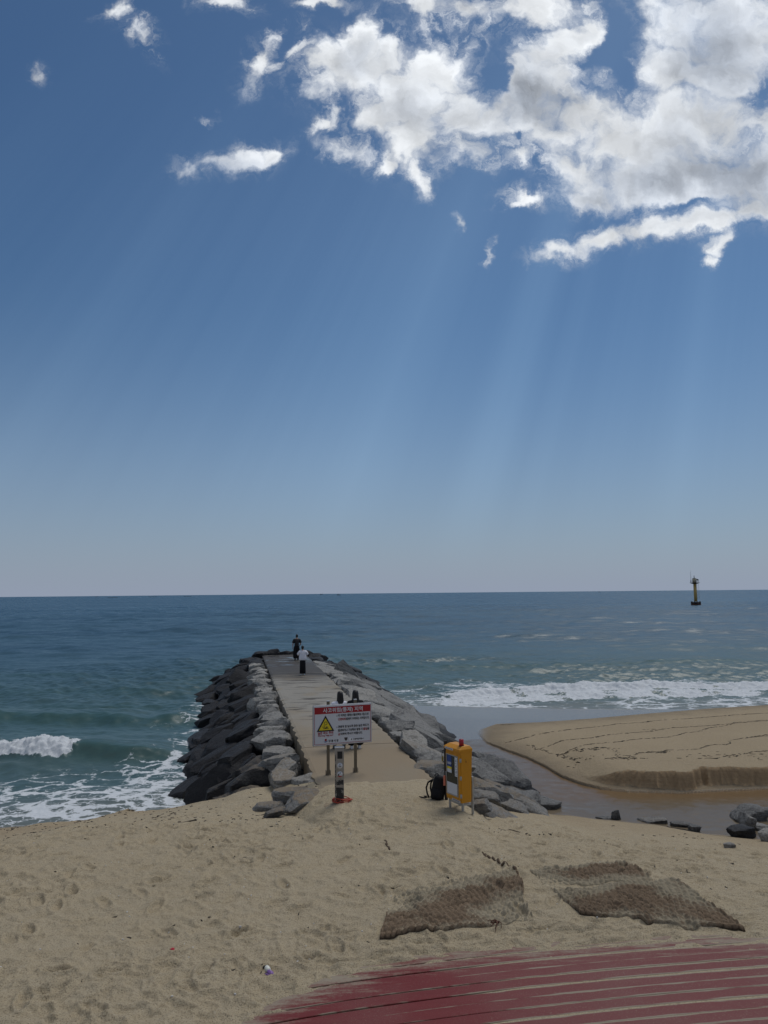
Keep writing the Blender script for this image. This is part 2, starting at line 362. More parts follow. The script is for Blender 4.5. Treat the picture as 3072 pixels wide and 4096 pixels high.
def foot(x, y, cs=0.52, seed=51):
    """scattered footprints: one long dent with a pushed-up rim per cell"""
    ix = np.floor(x/cs); iy = np.floor(y/cs); h = np.zeros_like(x); z = np.zeros_like(x)
    for dx in (-1, 0, 1):
        for dy in (-1, 0, 1):
            cx = ix+dx; cy = iy+dy
            px = (cx + _h(cx, cy, z, seed))*cs; py = (cy + _h(cx, cy, z, seed+1))*cs
            a = _h(cx, cy, z, seed+2)*6.283; on = (_h(cx, cy, z, seed+3) < 0.58)*(0.5+0.7*_h(cx, cy, z, seed+4))
            ux = (x-px)*np.cos(a) + (y-py)*np.sin(a); uy = -(x-px)*np.sin(a) + (y-py)*np.cos(a)
            q = (ux/0.155)**2 + (uy/0.068)**2
            h += on*(-0.038*np.exp(-q*q*0.7) + 0.026*np.exp(-((np.sqrt(q)-1.5)/0.33)**2))
    return h
def beach_h(x, y, fine=True):
    yw = lerp_line(WL, x) + 0.25*n2(x*0.8, x*0+3.3, 5)
    t = yw - y
    up = 2.0*(1 - np.clip(1 - np.clip(t, 0, 30)/11.0, 0, 1)**1.30)
    h = np.where(t > 0, up + 0.04, 0.04 + t*0.16)
    # lip of wet sand above the wash on the open-sea side
    lip = np.exp(-((t-1.5)/0.8)**2) * sstep(-x, 4.5, 7) * 0.10*(0.4+n2(x*0.9, y*0.9, 8))
    h = h + lip
    # sand heaped round the root of the pier and over its deck
    s, tt = pier_st(x, y)
    root = 2.0 + 0.035 + 0.02*n2(x*1.6, y*1.6, 12) - np.clip(s+1.2, 0, 9)*0.028 - np.clip(np.abs(tt+0.0)-1.1, 0, 9)**2*0.42
    k = sstep(s, 3.4, -0.8)
    h = np.where(root > h, h + (root-h)*k, h)
    # sand running down between the first stones on the surf side
    h = h + 0.42*np.exp(-((x+3.3)/1.3)**2 - ((y-19.9)/1.5)**2)
    # under the pier body the sand stays out of the stones
    h = np.where((s > 2) & (np.abs(tt) < 6.5), np.minimum(h, 1.2 - (s-2)*0.5), h)
    # sand spit beyond the stream
    ins = (y > np.interp(x, SPIT_S[:,0], SPIT_S[:,1])) & (y < np.interp(x, SPIT_N[:,0], SPIT_N[:,1])) & (x > 4.32)
    # south line is not a function of x near the tip: use distance fields
    dS = dist_poly(x, y, SPIT_S); dN = dist_poly(x, y, SPIT_N)
    wob = 0.36*n2(x*0.62, y*0.75, 21) + 0.12*n2(x*2.3, y*2.3, 22) + 0.09*n2(x*4.2, y*2.5, 24)
    east = sstep(x, 6.7, 8.3)
    gentle = 0.082 + 0.15*dS
    edge = dS + wob*sstep(x, 7, 8.5)
    cliff = 0.04 + 0.05*np.clip(dS/0.3, 0, 1) + (0.55+0.06*n2(x*0.5, y*0.5, 23))*sstep(edge, 0.32, 0.44) + 0.045*dS
    hs = gentle*(1-east) + cliff*east
    hn = 0.10 + 0.060*dN
    k = 0.12
    sp = -k*np.logaddexp(-hs/k, -hn/k) + 0.05
    sp = np.minimum(sp, 0.95 + 0.02*dN)
    hf = np.where(ins, np.maximum(sp, 0.05), -0.6)
    # wet flat between the spit and the breakers
    yf = np.interp(x, FOAM_R[:,0], FOAM_R[:,1])
    flat = np.where(y < yf, np.minimum(0.055, 0.012*(yf-y)+0.004), (yf-y)*0.10)
    yn = np.where(x < 4.5, 33.2 + 0.25*(x-4.5) + 0.25*n2(x*0.7, y*0.4, 31), np.interp(x, SPIT_N[:,0], SPIT_N[:,1]))
    fl = np.where((y > yn-1.2) & (x > -4), flat - np.clip(yn-y, 0, 2)*0.06, -0.6)
    far = np.maximum(hf, fl)
    h = np.maximum(h, np.where((y > 23.5) & (x > -4), far, -0.6))
    h = np.maximum(h, -0.6)
    if not fine: return h
    # trampled dry sand: soft ridges round shallow pits, fading towards the wet parts
    dry = sstep(h, 0.75, 1.55)*sstep(y, 20.0, 15.0)
    wx = x + 0.10*n2(x*2.1, y*2.1, 40); wy = y + 0.10*n2(x*2.1, y*2.1, 41)
    r1 = 1 - np.abs(n2(wx*1.75, wy*2.3, 42)); r2 = 1 - np.abs(n2(wx*3.9, wy*4.7, 43)); r3 = n2(wx*9.5, wy*11, 44)
    vary = 0.55 + 0.6*sstep(fbm2(x*0.35, y*0.4, 3, 48), -0.6, 0.6)
    pits = foot(x, y) + vary*(0.058*(r1**2-0.5) + 0.038*(r2**2-0.5) + 0.013*r3 + 0.0) + 0.035*n2(x*0.55, y*0.6, 45)
    damp = sstep(h, 0.12, 0.5)*(1-dry)
    h = h + dry*pits + damp*(0.018*n2(x*1.5, y*2.0, 46) + 0.014*n2(x*4, y*5.5, 47))*np.where(y > 23, 0.35, 1.0)
    # heaps under and beside the coir mats
    for hump in MAT_HUMP:
        L = np.array(hump, float); d = dist_poly(x, y, L)
        h = h + 0.055*np.exp(-(d/0.55)**2)
    h = h + 0.07*np.exp(-((x-0.9)/0.9)**2-((y-12.3)/0.7)**2)
    # red timber promenade: sand thins out along its edge
    dr = red_edge(x) - y
    q = x*RED_DIR[0] + y*RED_DIR[1]; qq = x*RED_N[0] + y*RED_N[1]
    rag = 0.16*n2(q*0.9, qq*9, 60) + 0.08*n2(q*2.5, qq*22, 61) - 0.10*sstep(x, 1.0, 3.0)*n2(q*1.3, qq*6, 62)
    on = sstep(dr + rag*1.6, -0.25, 0.45)
    slot = 0.030 - 0.024*sstep(x + 0.3*n2(qq*5, qq*0+2, 63), 0.2, 1.6)
    base = red_top(x, y)
    h = np.where(dr > -0.9, h*(1-on) + (base - slot)*on, h)
    return h

# ------------------------------------------------------------------ materials of the setting
def mat_sand():
    m, g = newmat('sand'); P = g.pos(); x, y, z = g.xyz(P)
    dryk = g.ramp(g.add(z, g.mul(g.sub(g.noise(P, 0.8, 4), 0.5), 0.9)), 0.55, 1.55)
    big = g.noise(P, 0.35, 4, 0.55); mid = g.noise(P, 3.0, 5, 0.6); fine = g.noise(P, 62.0, 3, 0.7)
    dry = g.mix(big, (0.358,0.298,0.200), (0.436,0.366,0.254))
    dry = g.mix(g.ramp(mid, 0.35, 0.7), dry, (0.400,0.328,0.216))
    damp = g.mix(big, (0.320,0.250,0.158), (0.390,0.310,0.200))
    c = g.mix(dryk, damp, dry)
    # sand cut by the stream and the wash line is soaked and darker
    wet = g.ramp(g.add(z, g.mul(g.sub(g.noise(P, 1.3, 5), 0.5), 0.16)), 0.30, 0.07)
    c = g.mix(g.mul(wet, 0.72), c, (0.118,0.092,0.064))
    c = g.mix(g.mul(g.ramp(fine, 0.50, 0.66), 0.75), c, (0.11,0.09,0.062))
    c = g.mix(g.mul(g.ramp(fine, 0.46, 0.32), 0.5), c, (0.44,0.40,0.33))
    # dark bits of weed strewn along the wrack line of the near beach
    weed = g.noise(g.v('MULTIPLY', P, (5.0, 11.0, 8.0)), 1.0, 5, 0.62)
    zone = g.mul(g.ramp(z, 0.35, 0.8), g.ramp(z, 1.85, 1.3)); zone = g.mul(zone, g.ramp(x, -3.2, -4.8))
    c = g.mix(g.mul(g.mul(g.ramp(weed, 0.62, 0.70), zone), 0.7), c, (0.05,0.042,0.032))
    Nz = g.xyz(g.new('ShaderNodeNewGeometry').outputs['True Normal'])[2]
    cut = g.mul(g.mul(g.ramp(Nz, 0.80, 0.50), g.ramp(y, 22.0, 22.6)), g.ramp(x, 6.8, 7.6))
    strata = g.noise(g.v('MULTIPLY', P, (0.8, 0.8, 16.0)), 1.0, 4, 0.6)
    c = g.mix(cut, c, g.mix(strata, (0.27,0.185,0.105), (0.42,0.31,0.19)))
    flat = g.ramp(z, 0.14, 0.055)
    rough = g.m('MULTIPLY_ADD', flat, -0.74, 0.9)
    bh = g.add(g.mul(g.noise(P, 34.0, 5, 0.7), 0.6), g.mul(g.noise(P, 9.0, 4, 0.55), 1.0))
    bst = g.m('MULTIPLY_ADD', flat, -0.95, 1.0)
    n = g.new('ShaderNodeBump'); n.inputs['Distance'].default_value = 0.035
    g.put(n.inputs['Strength'], g.mul(bst, 1.0)); g.put(n.inputs['Height'], bh)
    g.bsdf(c, rough, g.m('MULTIPLY_ADD', flat, 0.4, 0.12), normal=n.outputs[0])
    return m

def mat_sea():
    m, g = newmat('sea_water'); P = g.pos(); x, y, z = g.xyz(P)
    foam = g.attr('foam'); shal = g.attr('shallow')
    Pf = g.v('MULTIPLY', P, (1.0, 1.0, 0.0))
    far = g.ramp(g.v('LENGTH', Pf), 60.0, 400.0)
    patch = g.noise(g.v('MULTIPLY', P, (0.012, 0.035, 0.0)), 1.0, 5, 0.6)
    deep = g.mix(g.ramp(patch, 0.3, 0.7), (0.038,0.088,0.132), (0.058,0.120,0.165))
    teal = g.mix(g.noise(Pf, 0.25, 4), (0.046,0.095,0.102), (0.066,0.122,0.122))
    brown = g.mix(g.noise(Pf, 0.6, 4), (0.105,0.135,0.125), (0.165,0.160,0.130))
    c = g.mix(g.ramp(shal, 0.0, 0.55), deep, teal)
    c = g.mix(g.ramp(shal, 0.62, 1.0), c, brown)
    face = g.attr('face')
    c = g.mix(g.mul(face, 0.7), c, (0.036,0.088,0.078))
    # foam lace: walls of stretched cells, torn by noise
    wv = g.v('SUBTRACT', g.noise(Pf, 1.1, 4, 0.6, col=True), (0.5,0.5,0.5))
    q = g.v('ADD', g.v('MULTIPLY', Pf, (0.62, 1.0, 0.0)), g.v('SCALE', wv, scale=1.3))
    e1 = g.voro(q, 0.95, 'DISTANCE_TO_EDGE'); e2 = g.voro(q, 2.3, 'DISTANCE_TO_EDGE')
    tear = g.noise(Pf, 3.2, 6, 0.65)
    lace = g.m('MINIMUM', g.mul(e1, 1.5), g.m('MULTIPLY_ADD', e2, 1.7, 0.10))
    val = g.sub(g.add(g.mul(foam, 0.66), g.mul(g.sub(tear, 0.5), 0.85)), g.mul(lace, 1.9))
    val = g.add(val, g.mul(g.ramp(foam, 0.98, 1.2), 0.6))
    fm = g.ramp(val, 0.20, 0.40)
    fcol = g.mix(g.noise(P, 7.0, 4, 0.6), (0.45,0.49,0.52), (0.74,0.76,0.78))
    fcol = g.mix(g.ramp(foam, 0.5, 1.0), g.mix(0.35, fcol, (0.42,0.50,0.54)), fcol)
    c = g.mix(fm, c, fcol)
    # ripples as slopes facing the shore, growing with distance where they are too small to mesh
    s1 = g.noise(g.v('MULTIPLY', P, (2.1, 4.4, 0.0)), 1.0, 5, 0.6, col=True)
    s2 = g.noise(g.v('MULTIPLY', P, (0.30, 0.85, 0.0)), 1.0, 5, 0.62, col=True)
    a1 = g.v('SUBTRACT', s1, (0.5,0.62,0.5)); a2 = g.v('SUBTRACT', s2, (0.5,0.60,0.5))
    gust = g.m('MULTIPLY_ADD', g.ramp(g.noise(g.v('MULTIPLY', P, (0.006, 0.03, 0.0)), 1.0, 4, 0.6), 0.3, 0.7), 0.5, 0.75)
    k1 = g.mul(g.m('MULTIPLY_ADD', far, 0.28, 0.58), gust); k2 = g.mul(g.mul(g.ramp(g.v('LENGTH', Pf), 22.0, 160.0), 1.05), gust)
    sl = g.v('ADD', g.v('SCALE', a1, scale=k1), g.v('SCALE', a2, scale=k2))
    sl = g.v('MAXIMUM', g.v('MINIMUM', g.v('MULTIPLY', sl, (1.0, 1.0, 0.0)), (0.28, 0.24, 0.0)), (-0.28, -0.26, 0.0))
    calm = g.m('MULTIPLY_ADD', g.ramp(shal, 0.75, 1.0), -0.5, 1.0)
    N = g.new('ShaderNodeNewGeometry').outputs['Normal']
    nn = g.v('NORMALIZE', g.v('ADD', N, g.v('SCALE', sl, scale=calm)))
    fb = g.bump(g.noise(P, 6.0, 6, 0.65), 0.6, 0.05)
    n = g.new('ShaderNodeMix', data_type='VECTOR'); g.put(n.inputs[0], fm); g.put(n.inputs[4], nn); g.put(n.inputs[5], fb)
    rough = g.m('MULTIPLY_ADD', fm, 0.72, g.m('MULTIPLY_ADD', far, -0.12, 0.36))
    g.bsdf(c, rough, g.m('MULTIPLY_ADD', fm, -0.3, 0.5), normal=n.outputs[1], ior=1.333)
    return m

def mat_stream():
    m, g = newmat('stream_water'); P = g.pos(); x, y, z = g.xyz(P)
    near_bank = g.ramp(g.add(y, g.mul(g.sub(g.noise(P, 0.5, 3), 0.5), 1.6)), 22.6, 24.0)
    c = g.mix(near_bank, (0.150,0.118,0.080), (0.165,0.108,0.057))
    c = g.mix(g.ramp(x, 6.5, 3.5), c, (0.165,0.132,0.094))
    w = g.v('SUBTRACT', g.noise(P, 1.1, 3, 0.5, col=True), (0.5,0.5,0.5))
    q = g.v('ADD', P, g.v('SCALE', w, scale=0.5))
    s1 = g.noise(g.v('MULTIPLY', q, (2.6, 5.2, 0.0)), 1.0, 4, 0.55, col=True)
    s2 = g.noise(g.v('MULTIPLY', q, (9.0, 15.0, 0.0)), 1.0, 3, 0.55, col=True)
    sl = g.v('ADD', g.v('SCALE', g.v('SUBTRACT', s1, (0.5,0.54,0.5)), scale=0.34), g.v('SCALE', g.v('SUBTRACT', s2, (0.5,0.56,0.5)), scale=0.14))
    N = g.new('ShaderNodeNewGeometry').outputs['Normal']
    nn = g.v('NORMALIZE', g.v('ADD', N, g.v('MULTIPLY', sl, (1,1,0))))
    g.bsdf(c, 0.20, 0.27, normal=nn, ior=1.333)
    return m

def mat_concrete():
    m, g = newmat('deck_concrete'); P = g.pos(); s = g.attr('along'); 
    n0 = g.noise(P, 0.9, 5, 0.6); n1_ = g.noise(P, 6.0, 6, 0.65); fine = g.noise(P, 60, 3, 0.7)
    c = g.mix(g.add(g.mul(n0, 0.5), g.mul(n1_, 0.5)), (0.195,0.182,0.158), (0.335,0.318,0.280))
    # sand film near the beach
    sandk = g.ramp(g.add(s, g.mul(g.sub(g.noise(P, 0.7, 6, 0.65), 0.5), 9.0)), 13.0, 2.0)
    c = g.mix(sandk, c, (0.262,0.208,0.142))
    tan = g.mul(g.ramp(g.noise(g.v('MULTIPLY', P, (0.5, 0.35, 0.5)), 1.0, 4), 0.5, 0.62), 0.6)
    c = g.mix(tan, c, (0.255,0.215,0.155))
    # spray-soaked seaward end with streaks, drying towards the land
    q = g.mapping(P, rot=(0,0,-0.2), scale=(0.5, 1.6, 1))
    st = g.noise(q, 1.0, 6, 0.62)
    wet = g.ramp(g.add(s, g.mul(g.sub(st, 0.5), 15.0)), 19.0, 25.0)
    c = g.mix(g.mul(wet, 0.88), c, (0.048,0.044,0.042))
    st2 = g.noise(g.mapping(P, rot=(0,0,-0.2), scale=(0.35, 2.4, 1)), 1.0, 7, 0.68)
    dark = g.mul(g.m('MAXIMUM', g.ramp(st, 0.57, 0.65), g.ramp(st2, 0.57, 0.63)), g.ramp(s, 3.0, 10.0)); c = g.mix(g.mul(dark, 0.8), c, (0.05,0.045,0.04))
    c = g.mix(g.mul(g.ramp(fine, 0.55, 0.7), 0.35), c, (0.10,0.095,0.085))
    # standing water on the soaked end
    pud = g.mul(g.ramp(g.noise(q, 1.25, 4, 0.55), 0.56, 0.60), g.ramp(s, 26.0, 33.0))
    rough = g.m('SUBTRACT', g.m('MULTIPLY_ADD', wet, -0.20, 0.88), g.mul(pud, 0.60), clamp=True)
    n = g.new('ShaderNodeBump'); n.inputs['Distance'].default_value = 0.02
    g.put(n.inputs['Strength'], g.m('MULTIPLY_ADD', pud, -0.48, 0.5)); g.put(n.inputs['Height'], g.add(n1_, g.mul(fine, 0.4)))
    g.bsdf(c, rough, g.m('MULTIPLY_ADD', pud, 0.35, 0.15), normal=n.outputs[0]); return m

def mat_rock():
    m, g = newmat('granite_armour'); P = g.pos(); x, y, z = g.xyz(P); O = g.obj()
    dark = g.attr('dark', 'OBJECT'); tone = g.attr('tone', 'OBJECT'); sandy = g.attr('sandy', 'OBJECT')
    n0 = g.noise(O, 1.6, 5, 0.6); n1_ = g.noise(O, 7.0, 7, 0.68); sp = g.noise(O, 55.0, 3, 0.75)
    strat = g.noise(g.mapping(O, rot=(0.5,0.3,0.2), scale=(1.2,1.2,9.0)), 1.0, 5, 0.6)
    c = g.mix(n0, (0.150,0.150,0.147), (0.285,0.282,0.268))
    c = g.mix(tone, c, (0.370,0.355,0.322))
    c = g.mix(g.mul(g.ramp(strat, 0.50, 0.64), 0.60), c, (0.085,0.084,0.082))
    c = g.mix(g.mul(g.ramp(n1_, 0.54, 0.68), 0.65), c, (0.075,0.075,0.076))
    pt = g.noise(O, 17.0, 6, 0.7)
    c = g.mix(g.mul(g.ramp(pt, 0.53, 0.64), 0.7), c, (0.065,0.065,0.066)); c = g.mix(g.mul(g.ramp(pt, 0.44, 0.34), 0.5), c, (0.43,0.42,0.40))
    c = g.mix(g.mul(g.ramp(sp, 0.56, 0.68), 0.55), c, (0.07,0.07,0.072))
    c = g.mix(g.mul(g.ramp(sp, 0.40, 0.30), 0.4), c, (0.46,0.45,0.43))
    # weed-blackened, soaked stone; on the breaker flank also shade painted in
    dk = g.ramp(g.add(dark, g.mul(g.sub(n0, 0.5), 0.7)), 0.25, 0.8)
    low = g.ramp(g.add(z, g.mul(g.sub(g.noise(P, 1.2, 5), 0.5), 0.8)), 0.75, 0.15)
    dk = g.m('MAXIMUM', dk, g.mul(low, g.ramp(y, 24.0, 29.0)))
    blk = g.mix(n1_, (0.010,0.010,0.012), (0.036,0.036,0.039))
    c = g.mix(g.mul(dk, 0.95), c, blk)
    # sand lying on upward faces of the stones by the beach
    N = g.xyz(g.new('ShaderNodeNewGeometry').outputs['Normal'])[2]
    sk = g.mul(g.ramp(g.add(N, g.mul(g.sub(n1_, 0.5), 0.9)), 0.80, 1.0), sandy)
    c = g.mix(sk, c, (0.26,0.205,0.14))
    rough = g.m('MULTIPLY_ADD', dk, -0.28, 0.85)
    b1 = g.add(g.mul(n1_, 1.0), g.mul(strat, 0.8)); b1 = g.add(b1, g.add(g.mul(sp, 0.25), g.mul(pt, 0.7)))
    g.bsdf(c, rough, g.m('MULTIPLY_ADD', dk, -0.10, 0.22), normal=g.bump(b1, 0.9, 0.08)); return m

def mat_red():
    m, g = newmat('red_painted_boards'); P = g.pos(); x, y, z = g.xyz(P)
    q = g.mapping(P, rot=(0,0,-0.173), scale=(1.4, 9.0, 1))
    n0 = g.noise(q, 1.0, 6, 0.65); sp = g.noise(P, 70, 3, 0.75); big = g.noise(P, 0.9, 4)
    c = g.mix(n0, (0.120,0.016,0.017), (0.165,0.026,0.027))
    dust = g.m('ADD', g.mul(g.ramp(x, 0.2, 2.6), 0.42), g.mul(g.ramp(big, 0.4, 0.7), 0.25), clamp=True)
    c = g.mix(dust, c, (0.185,0.088,0.078))
    # sand blown over the boards in drifts along their grain
    edge = g.attr('edge')
    fx = g.add(edge, g.mul(g.sub(n0, 0.5), 1.3))
    fx = g.add(fx, g.mul(g.sub(g.noise(P, 26, 4, 0.7), 0.5), 0.5))
    drift = g.ramp(fx, 0.34, 0.86)
    gd = g.attr('gapd'); thr = g.mul(g.ramp(g.add(x, g.mul(g.sub(big, 0.5), 2.0)), -0.1, 2.6), 0.18)
    gapm = g.ramp(g.sub(g.add(gd, g.add(g.mul(g.sub(n0, 0.5), 0.55), g.mul(g.sub(g.noise(g.mapping(P, rot=(0,0,-0.173), scale=(0.5, 4.65, 1)), 1.0, 5, 0.7), 0.5), 0.8))), thr), 0.02, -0.14)
    drift = g.m('MAXIMUM', drift, gapm)
    c = g.mix(drift, c, (0.265,0.222,0.165))
    c = g.mix(g.mul(g.ramp(sp, 0.58, 0.66), g.m('MULTIPLY_ADD', dust, 0.7, 0.2)), c, (0.30,0.25,0.19))
    g.bsdf(c, 0.72, 0.25, normal=g.bump(g.add(n0, g.mul(sp, 0.5)), 0.35, 0.01)); return m

def simple(name, color, rough=0.5, metal=0.0, var=0.12, scale=6.0, spec=0.4, bump=0.0, dirt=None):
    m, g = newmat(name); O = g.obj(); n = g.noise(O, scale, 5, 0.6)
    lo = tuple(c*(1-var) for c in color); hi = tuple(min(1, c*(1+var)) for c in color)
    c = g.mix(n, lo, hi)
    if dirt: c = g.mix(g.mul(g.ramp(g.noise(O, scale*2.3, 6, 0.65), 0.55, 0.7), 0.6), c, dirt)
    nb = g.bump(g.noise(O, scale*8, 4, 0.6), bump, 0.01) if bump else None
    g.bsdf(c, rough, spec, metal, normal=nb); return m

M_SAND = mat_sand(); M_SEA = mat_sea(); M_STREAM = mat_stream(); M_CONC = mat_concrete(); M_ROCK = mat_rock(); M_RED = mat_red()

# ------------------------------------------------------------------ beach: one sheet, finest where it is near
def build_beach():
    r = np.concatenate([np.linspace(1.0, 6.5, 12)[:-1], np.geomspace(6.5, 48, 880), np.geomspace(49, 260, 24)])
    th = np.concatenate([np.linspace(-88, -39, 60)[:-1], np.linspace(-39, 39, 1000), np.linspace(39, 88, 60)[1:]])*math.pi/180
    Rr, T = np.meshgrid(r, th, indexing='ij')
    X = Rr*np.sin(T); Y = Rr*np.cos(T)
    Z = beach_h(X, Y)
    keep = (Z > -0.45)
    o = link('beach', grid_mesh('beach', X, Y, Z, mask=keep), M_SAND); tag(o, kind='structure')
build_beach()
def ground_z(x, y): return float(beach_h(np.array([float(x)]), np.array([float(y)]))[0])
def ground_zs(x, y): return beach_h(np.asarray(x, float), np.asarray(y, float))

# ------------------------------------------------------------------ sea
def ridge(x, y, x0, y0, x1, y1, A, wf, wb, fade0=2.0, fade1=2.0, wob=0.35, seed=70):
    yc = np.interp(x, [x0, x1], [y0, y1]) + wob*n2(x*0.35, x*0+seed, seed) + 0.25*wob*n2(x*1.4, x*0+seed, seed+1)
    e = sstep(x, x0-fade0, x0+fade0)*sstep(x, x1+fade1, x1-fade1)
    e = e*(0.85+0.3*n2(x*0.6, x*0+seed+5, seed+2))
    d = y - yc
    prof = np.where(d < 0, np.exp(-(d/wf)**2), np.exp(-(d/wb)**2))
    return A*e*prof, d, e
def build_sea():
    r = np.concatenate([np.geomspace(15.5, 75, 860)[:-1], np.geomspace(75, 400, 220)[:-1], np.geomspace(400, 7000, 60)])
    th = np.concatenate([np.linspace(-89, -42, 40)[:-1], np.linspace(-42, 42, 1000), np.linspace(42, 89, 40)[1:]])*math.pi/180
    Rr, T = np.meshgrid(r, th, indexing='ij')
    X = Rr*np.sin(T); Y = Rr*np.cos(T); D = Rr
    rng = np.random.default_rng(4)
    shoreL = np.interp(X, WL[:,0], WL[:,1]); shoreR = np.interp(X, FOAM_R[:,0], FOAM_R[:,1])
    s, t = pier_st(X, Y)
    left = t < 0
    off = np.where(left, Y - shoreL, Y - shoreR)           # metres seaward of the wash line
    off = np.where(left & (s > P_LEN), 20, off); 
    calm = sstep(off, -1.0, 14)
    cell = np.maximum(D*math.radians(84)/1000, np.gradient(r)[:,None]*np.ones_like(X))
    Z = np.zeros_like(X)
    for i in range(30):
        lam = 0.7*1.135**i; ang = rng.normal(0, 0.58); k = 2*math.pi/lam
        amp = 0.0095*lam**0.70*(1.0 if lam < 9 else 0.75)
        w = sstep(lam/cell, 2.2, 4.5)
        ph = k*(X*math.sin(ang) - Y*math.cos(ang)) + rng.uniform(0, 6.28)
        c = np.cos(ph)
        Z += w*amp*(np.exp(1.6*(c-1))*2.1-0.62)
    chop = 0.6 + 0.7*sstep(fbm2(X*0.03, Y*0.05, 3, 90), -0.5, 0.6)
    Z *= chop*(0.25+0.75*calm)
    foam = np.zeros_like(X); roller = np.zeros_like(X); face = np.zeros_like(X); lump = np.zeros_like(X)
    # --- breaker off the open beach, white where it has broken
    a, d, e = ridge(X, Y, -45, 31.2, -8.3, 30.1, 0.80, 0.62, 2.6, 1.0, 1.6, 0.4, 71)
    grow = np.interp(X, [-45, -18, -13, -10, -8], [0.85, 0.88, 0.92, 0.66, 0.2]); a = a*grow
    Z += a
    brok = sstep(X, -12.5, -13.1)
    roll = brok*sstep(d, -0.95, -0.5)*sstep(d, 0.75, 0.25)
    roller = np.maximum(roller, 1.5*roll); foam += brok*0.50*sstep(d, 0.2, 0.8)*np.exp(-np.clip(d-0.6, 0, 9)/1.6)*0.9
    lump = np.maximum(lump, roll)
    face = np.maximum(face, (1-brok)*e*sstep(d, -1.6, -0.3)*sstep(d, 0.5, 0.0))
    # --- unbroken swells behind it
    for (x0,y0,x1,y1,A,wf,wb,sd) in [(-60,39.5,-9.8,38.2,0.55,1.0,3.0,72),(-22,43.2,-9.5,42.3,0.26,0.9,2.0,73),(-40,50,-13,49,0.22,1.3,3.0,74),(-40,60,-14,61,0.25,1.6,3.5,76)]:
        a, d, e = ridge(X, Y, x0, y0, x1, y1, A, wf, wb, 2.0, 2.0, 0.5, sd); Z += a
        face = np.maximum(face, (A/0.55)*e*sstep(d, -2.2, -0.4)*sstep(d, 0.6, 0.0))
    # --- surf by the spit
    for (x0,y0,x1,y1,A,wf,wb,sd,fo) in [(2.4,44.4,70,52,0.16,0.5,1.6,81,0.62),(4.0,46.2,80,56.5,0.46,0.7,2.0,82,1.0),(9,50.5,80,60,0.10,1.2,2.6,83,0.0),(-1.5,63,45,66,0.30,1.8,3.8,85,0.0)]:
        a, d, e = ridge(X, Y, x0, y0, x1, y1, A, wf, wb, 2.0, 3.0, 0.7, sd); Z += a
        gap = sstep(n2(X*0.30, X*0+sd, sd+7), -0.75, -0.2)
        ro = fo*gap*e*sstep(d, -1.5, -0.8)*sstep(d, 1.3, 0.5)
        roller = np.maximum(roller, 1.45*np.clip(ro*1.5, 0, 1)); foam += fo*e*0.42*sstep(d, 0.0, 0.6)*np.exp(-np.clip(d-0.4, 0, 9)/2.4)
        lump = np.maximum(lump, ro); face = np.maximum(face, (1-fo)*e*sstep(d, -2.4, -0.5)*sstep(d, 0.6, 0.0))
    # --- wash and lace on the flats
    wl = 0.14*sstep(off, 1.4, -0.4) + 0.84*sstep(off, 9.5, 3.0)
    patch = 0.62+0.42*sstep(fbm2(X*0.28, Y*0.42, 4, 95), -0.55, 0.55)
    patch = np.where(off < 0.6, 1.0, patch)
    foam += np.where(left, wl*patch, 0)*(off > -3)
    wr = np.exp(-np.clip(off-2.5, 0, 99)/5.0)*0.92 + 0.30*np.exp(-((off-9)/5)**2)
    patchr = 0.45+0.8*sstep(fbm2(X*0.22, Y*0.40, 4, 96), -0.5, 0.6)
    foam += np.where(~left, wr*patchr*sstep(X, -2, 2.5), 0)*(off > -3)
    # --- white water round the stones
    tl = -(half_w(s)+4.0) - t; tr = t - (half_w(s)+4.3)
    ed = np.where(left, tl, tr); ed = np.maximum(ed, s-P_LEN-1.0*0)
    pst = 0.55+0.75*sstep(fbm2(X*0.5, Y*0.5, 3, 97), -0.4, 0.6)
    near_end = sstep(s, 36, 22)
    foam += np.where(left, 0.48*np.exp(-np.clip(ed, 0, 99)/1.3)*near_end + 0.28*np.exp(-np.clip(ed, 0, 99)/4.0)*near_end, 0.48*np.exp(-np.clip(ed, 0, 99)/0.9)*sstep(s, 40, 28))*pst*(s > 2)
    foam = np.maximum(np.clip(foam, 0, 0.90), np.clip(roller, 0, 1.5))
    l1 = n2(X*2.4, Y*3.0, 98); l2_ = n2(X*6, Y*7.5, 99); l3 = n2(X*13, Y*15, 100)
    Z += lump*(0.13*l1 + 0.085*l2_ + 0.04*l3)
    Z += 0.012*np.clip(foam, 0, 1)*(1-lump)
    Z = Z*sstep(off, -2.5, 4.0) - 0.02*sstep(off, 3, -2)
    shal = np.clip(np.exp(-np.clip(off, 0, 999)/14)*0.98, 0, 1)
    shal = np.maximum(shal, 0.70*np.exp(-np.clip(off-8, 0, 999)/34))
    offR = np.maximum(Y - shoreR, 0); shR = np.maximum(0.98*np.exp(-offR/14), 0.70*np.exp(-np.clip(offR-8, 0, 999)/34))
    offL = np.maximum(Y - shoreL, 0); shL = np.maximum(0.98*np.exp(-offL/14), 0.70*np.exp(-np.clip(offL-8, 0, 999)/34))
    kb = sstep(t, -14, 14); shal = np.where(s > P_LEN-6, shL*(1-kb)+shR*kb, shal)
    lk = sstep(s, P_LEN-12, P_LEN-2)*sstep(np.abs(t), 14, 5); shal = shal*(1-lk) + lk*(shL*(1-kb)+shR*kb)
    keep = np.ones_like(X, bool)
    keep &= ~((~left) & (off < -2.0)); keep &= ~(left & (off < -1.5)); keep &= ~((s > 1) & (s < P_LEN-2) & (np.abs(t) < 3.0))
    o = link('sea', grid_mesh('sea', X, Y, Z, {'foam': foam, 'shallow': shal, 'face': face}, mask=keep), M_SEA); tag(o, kind='structure')
build_sea()

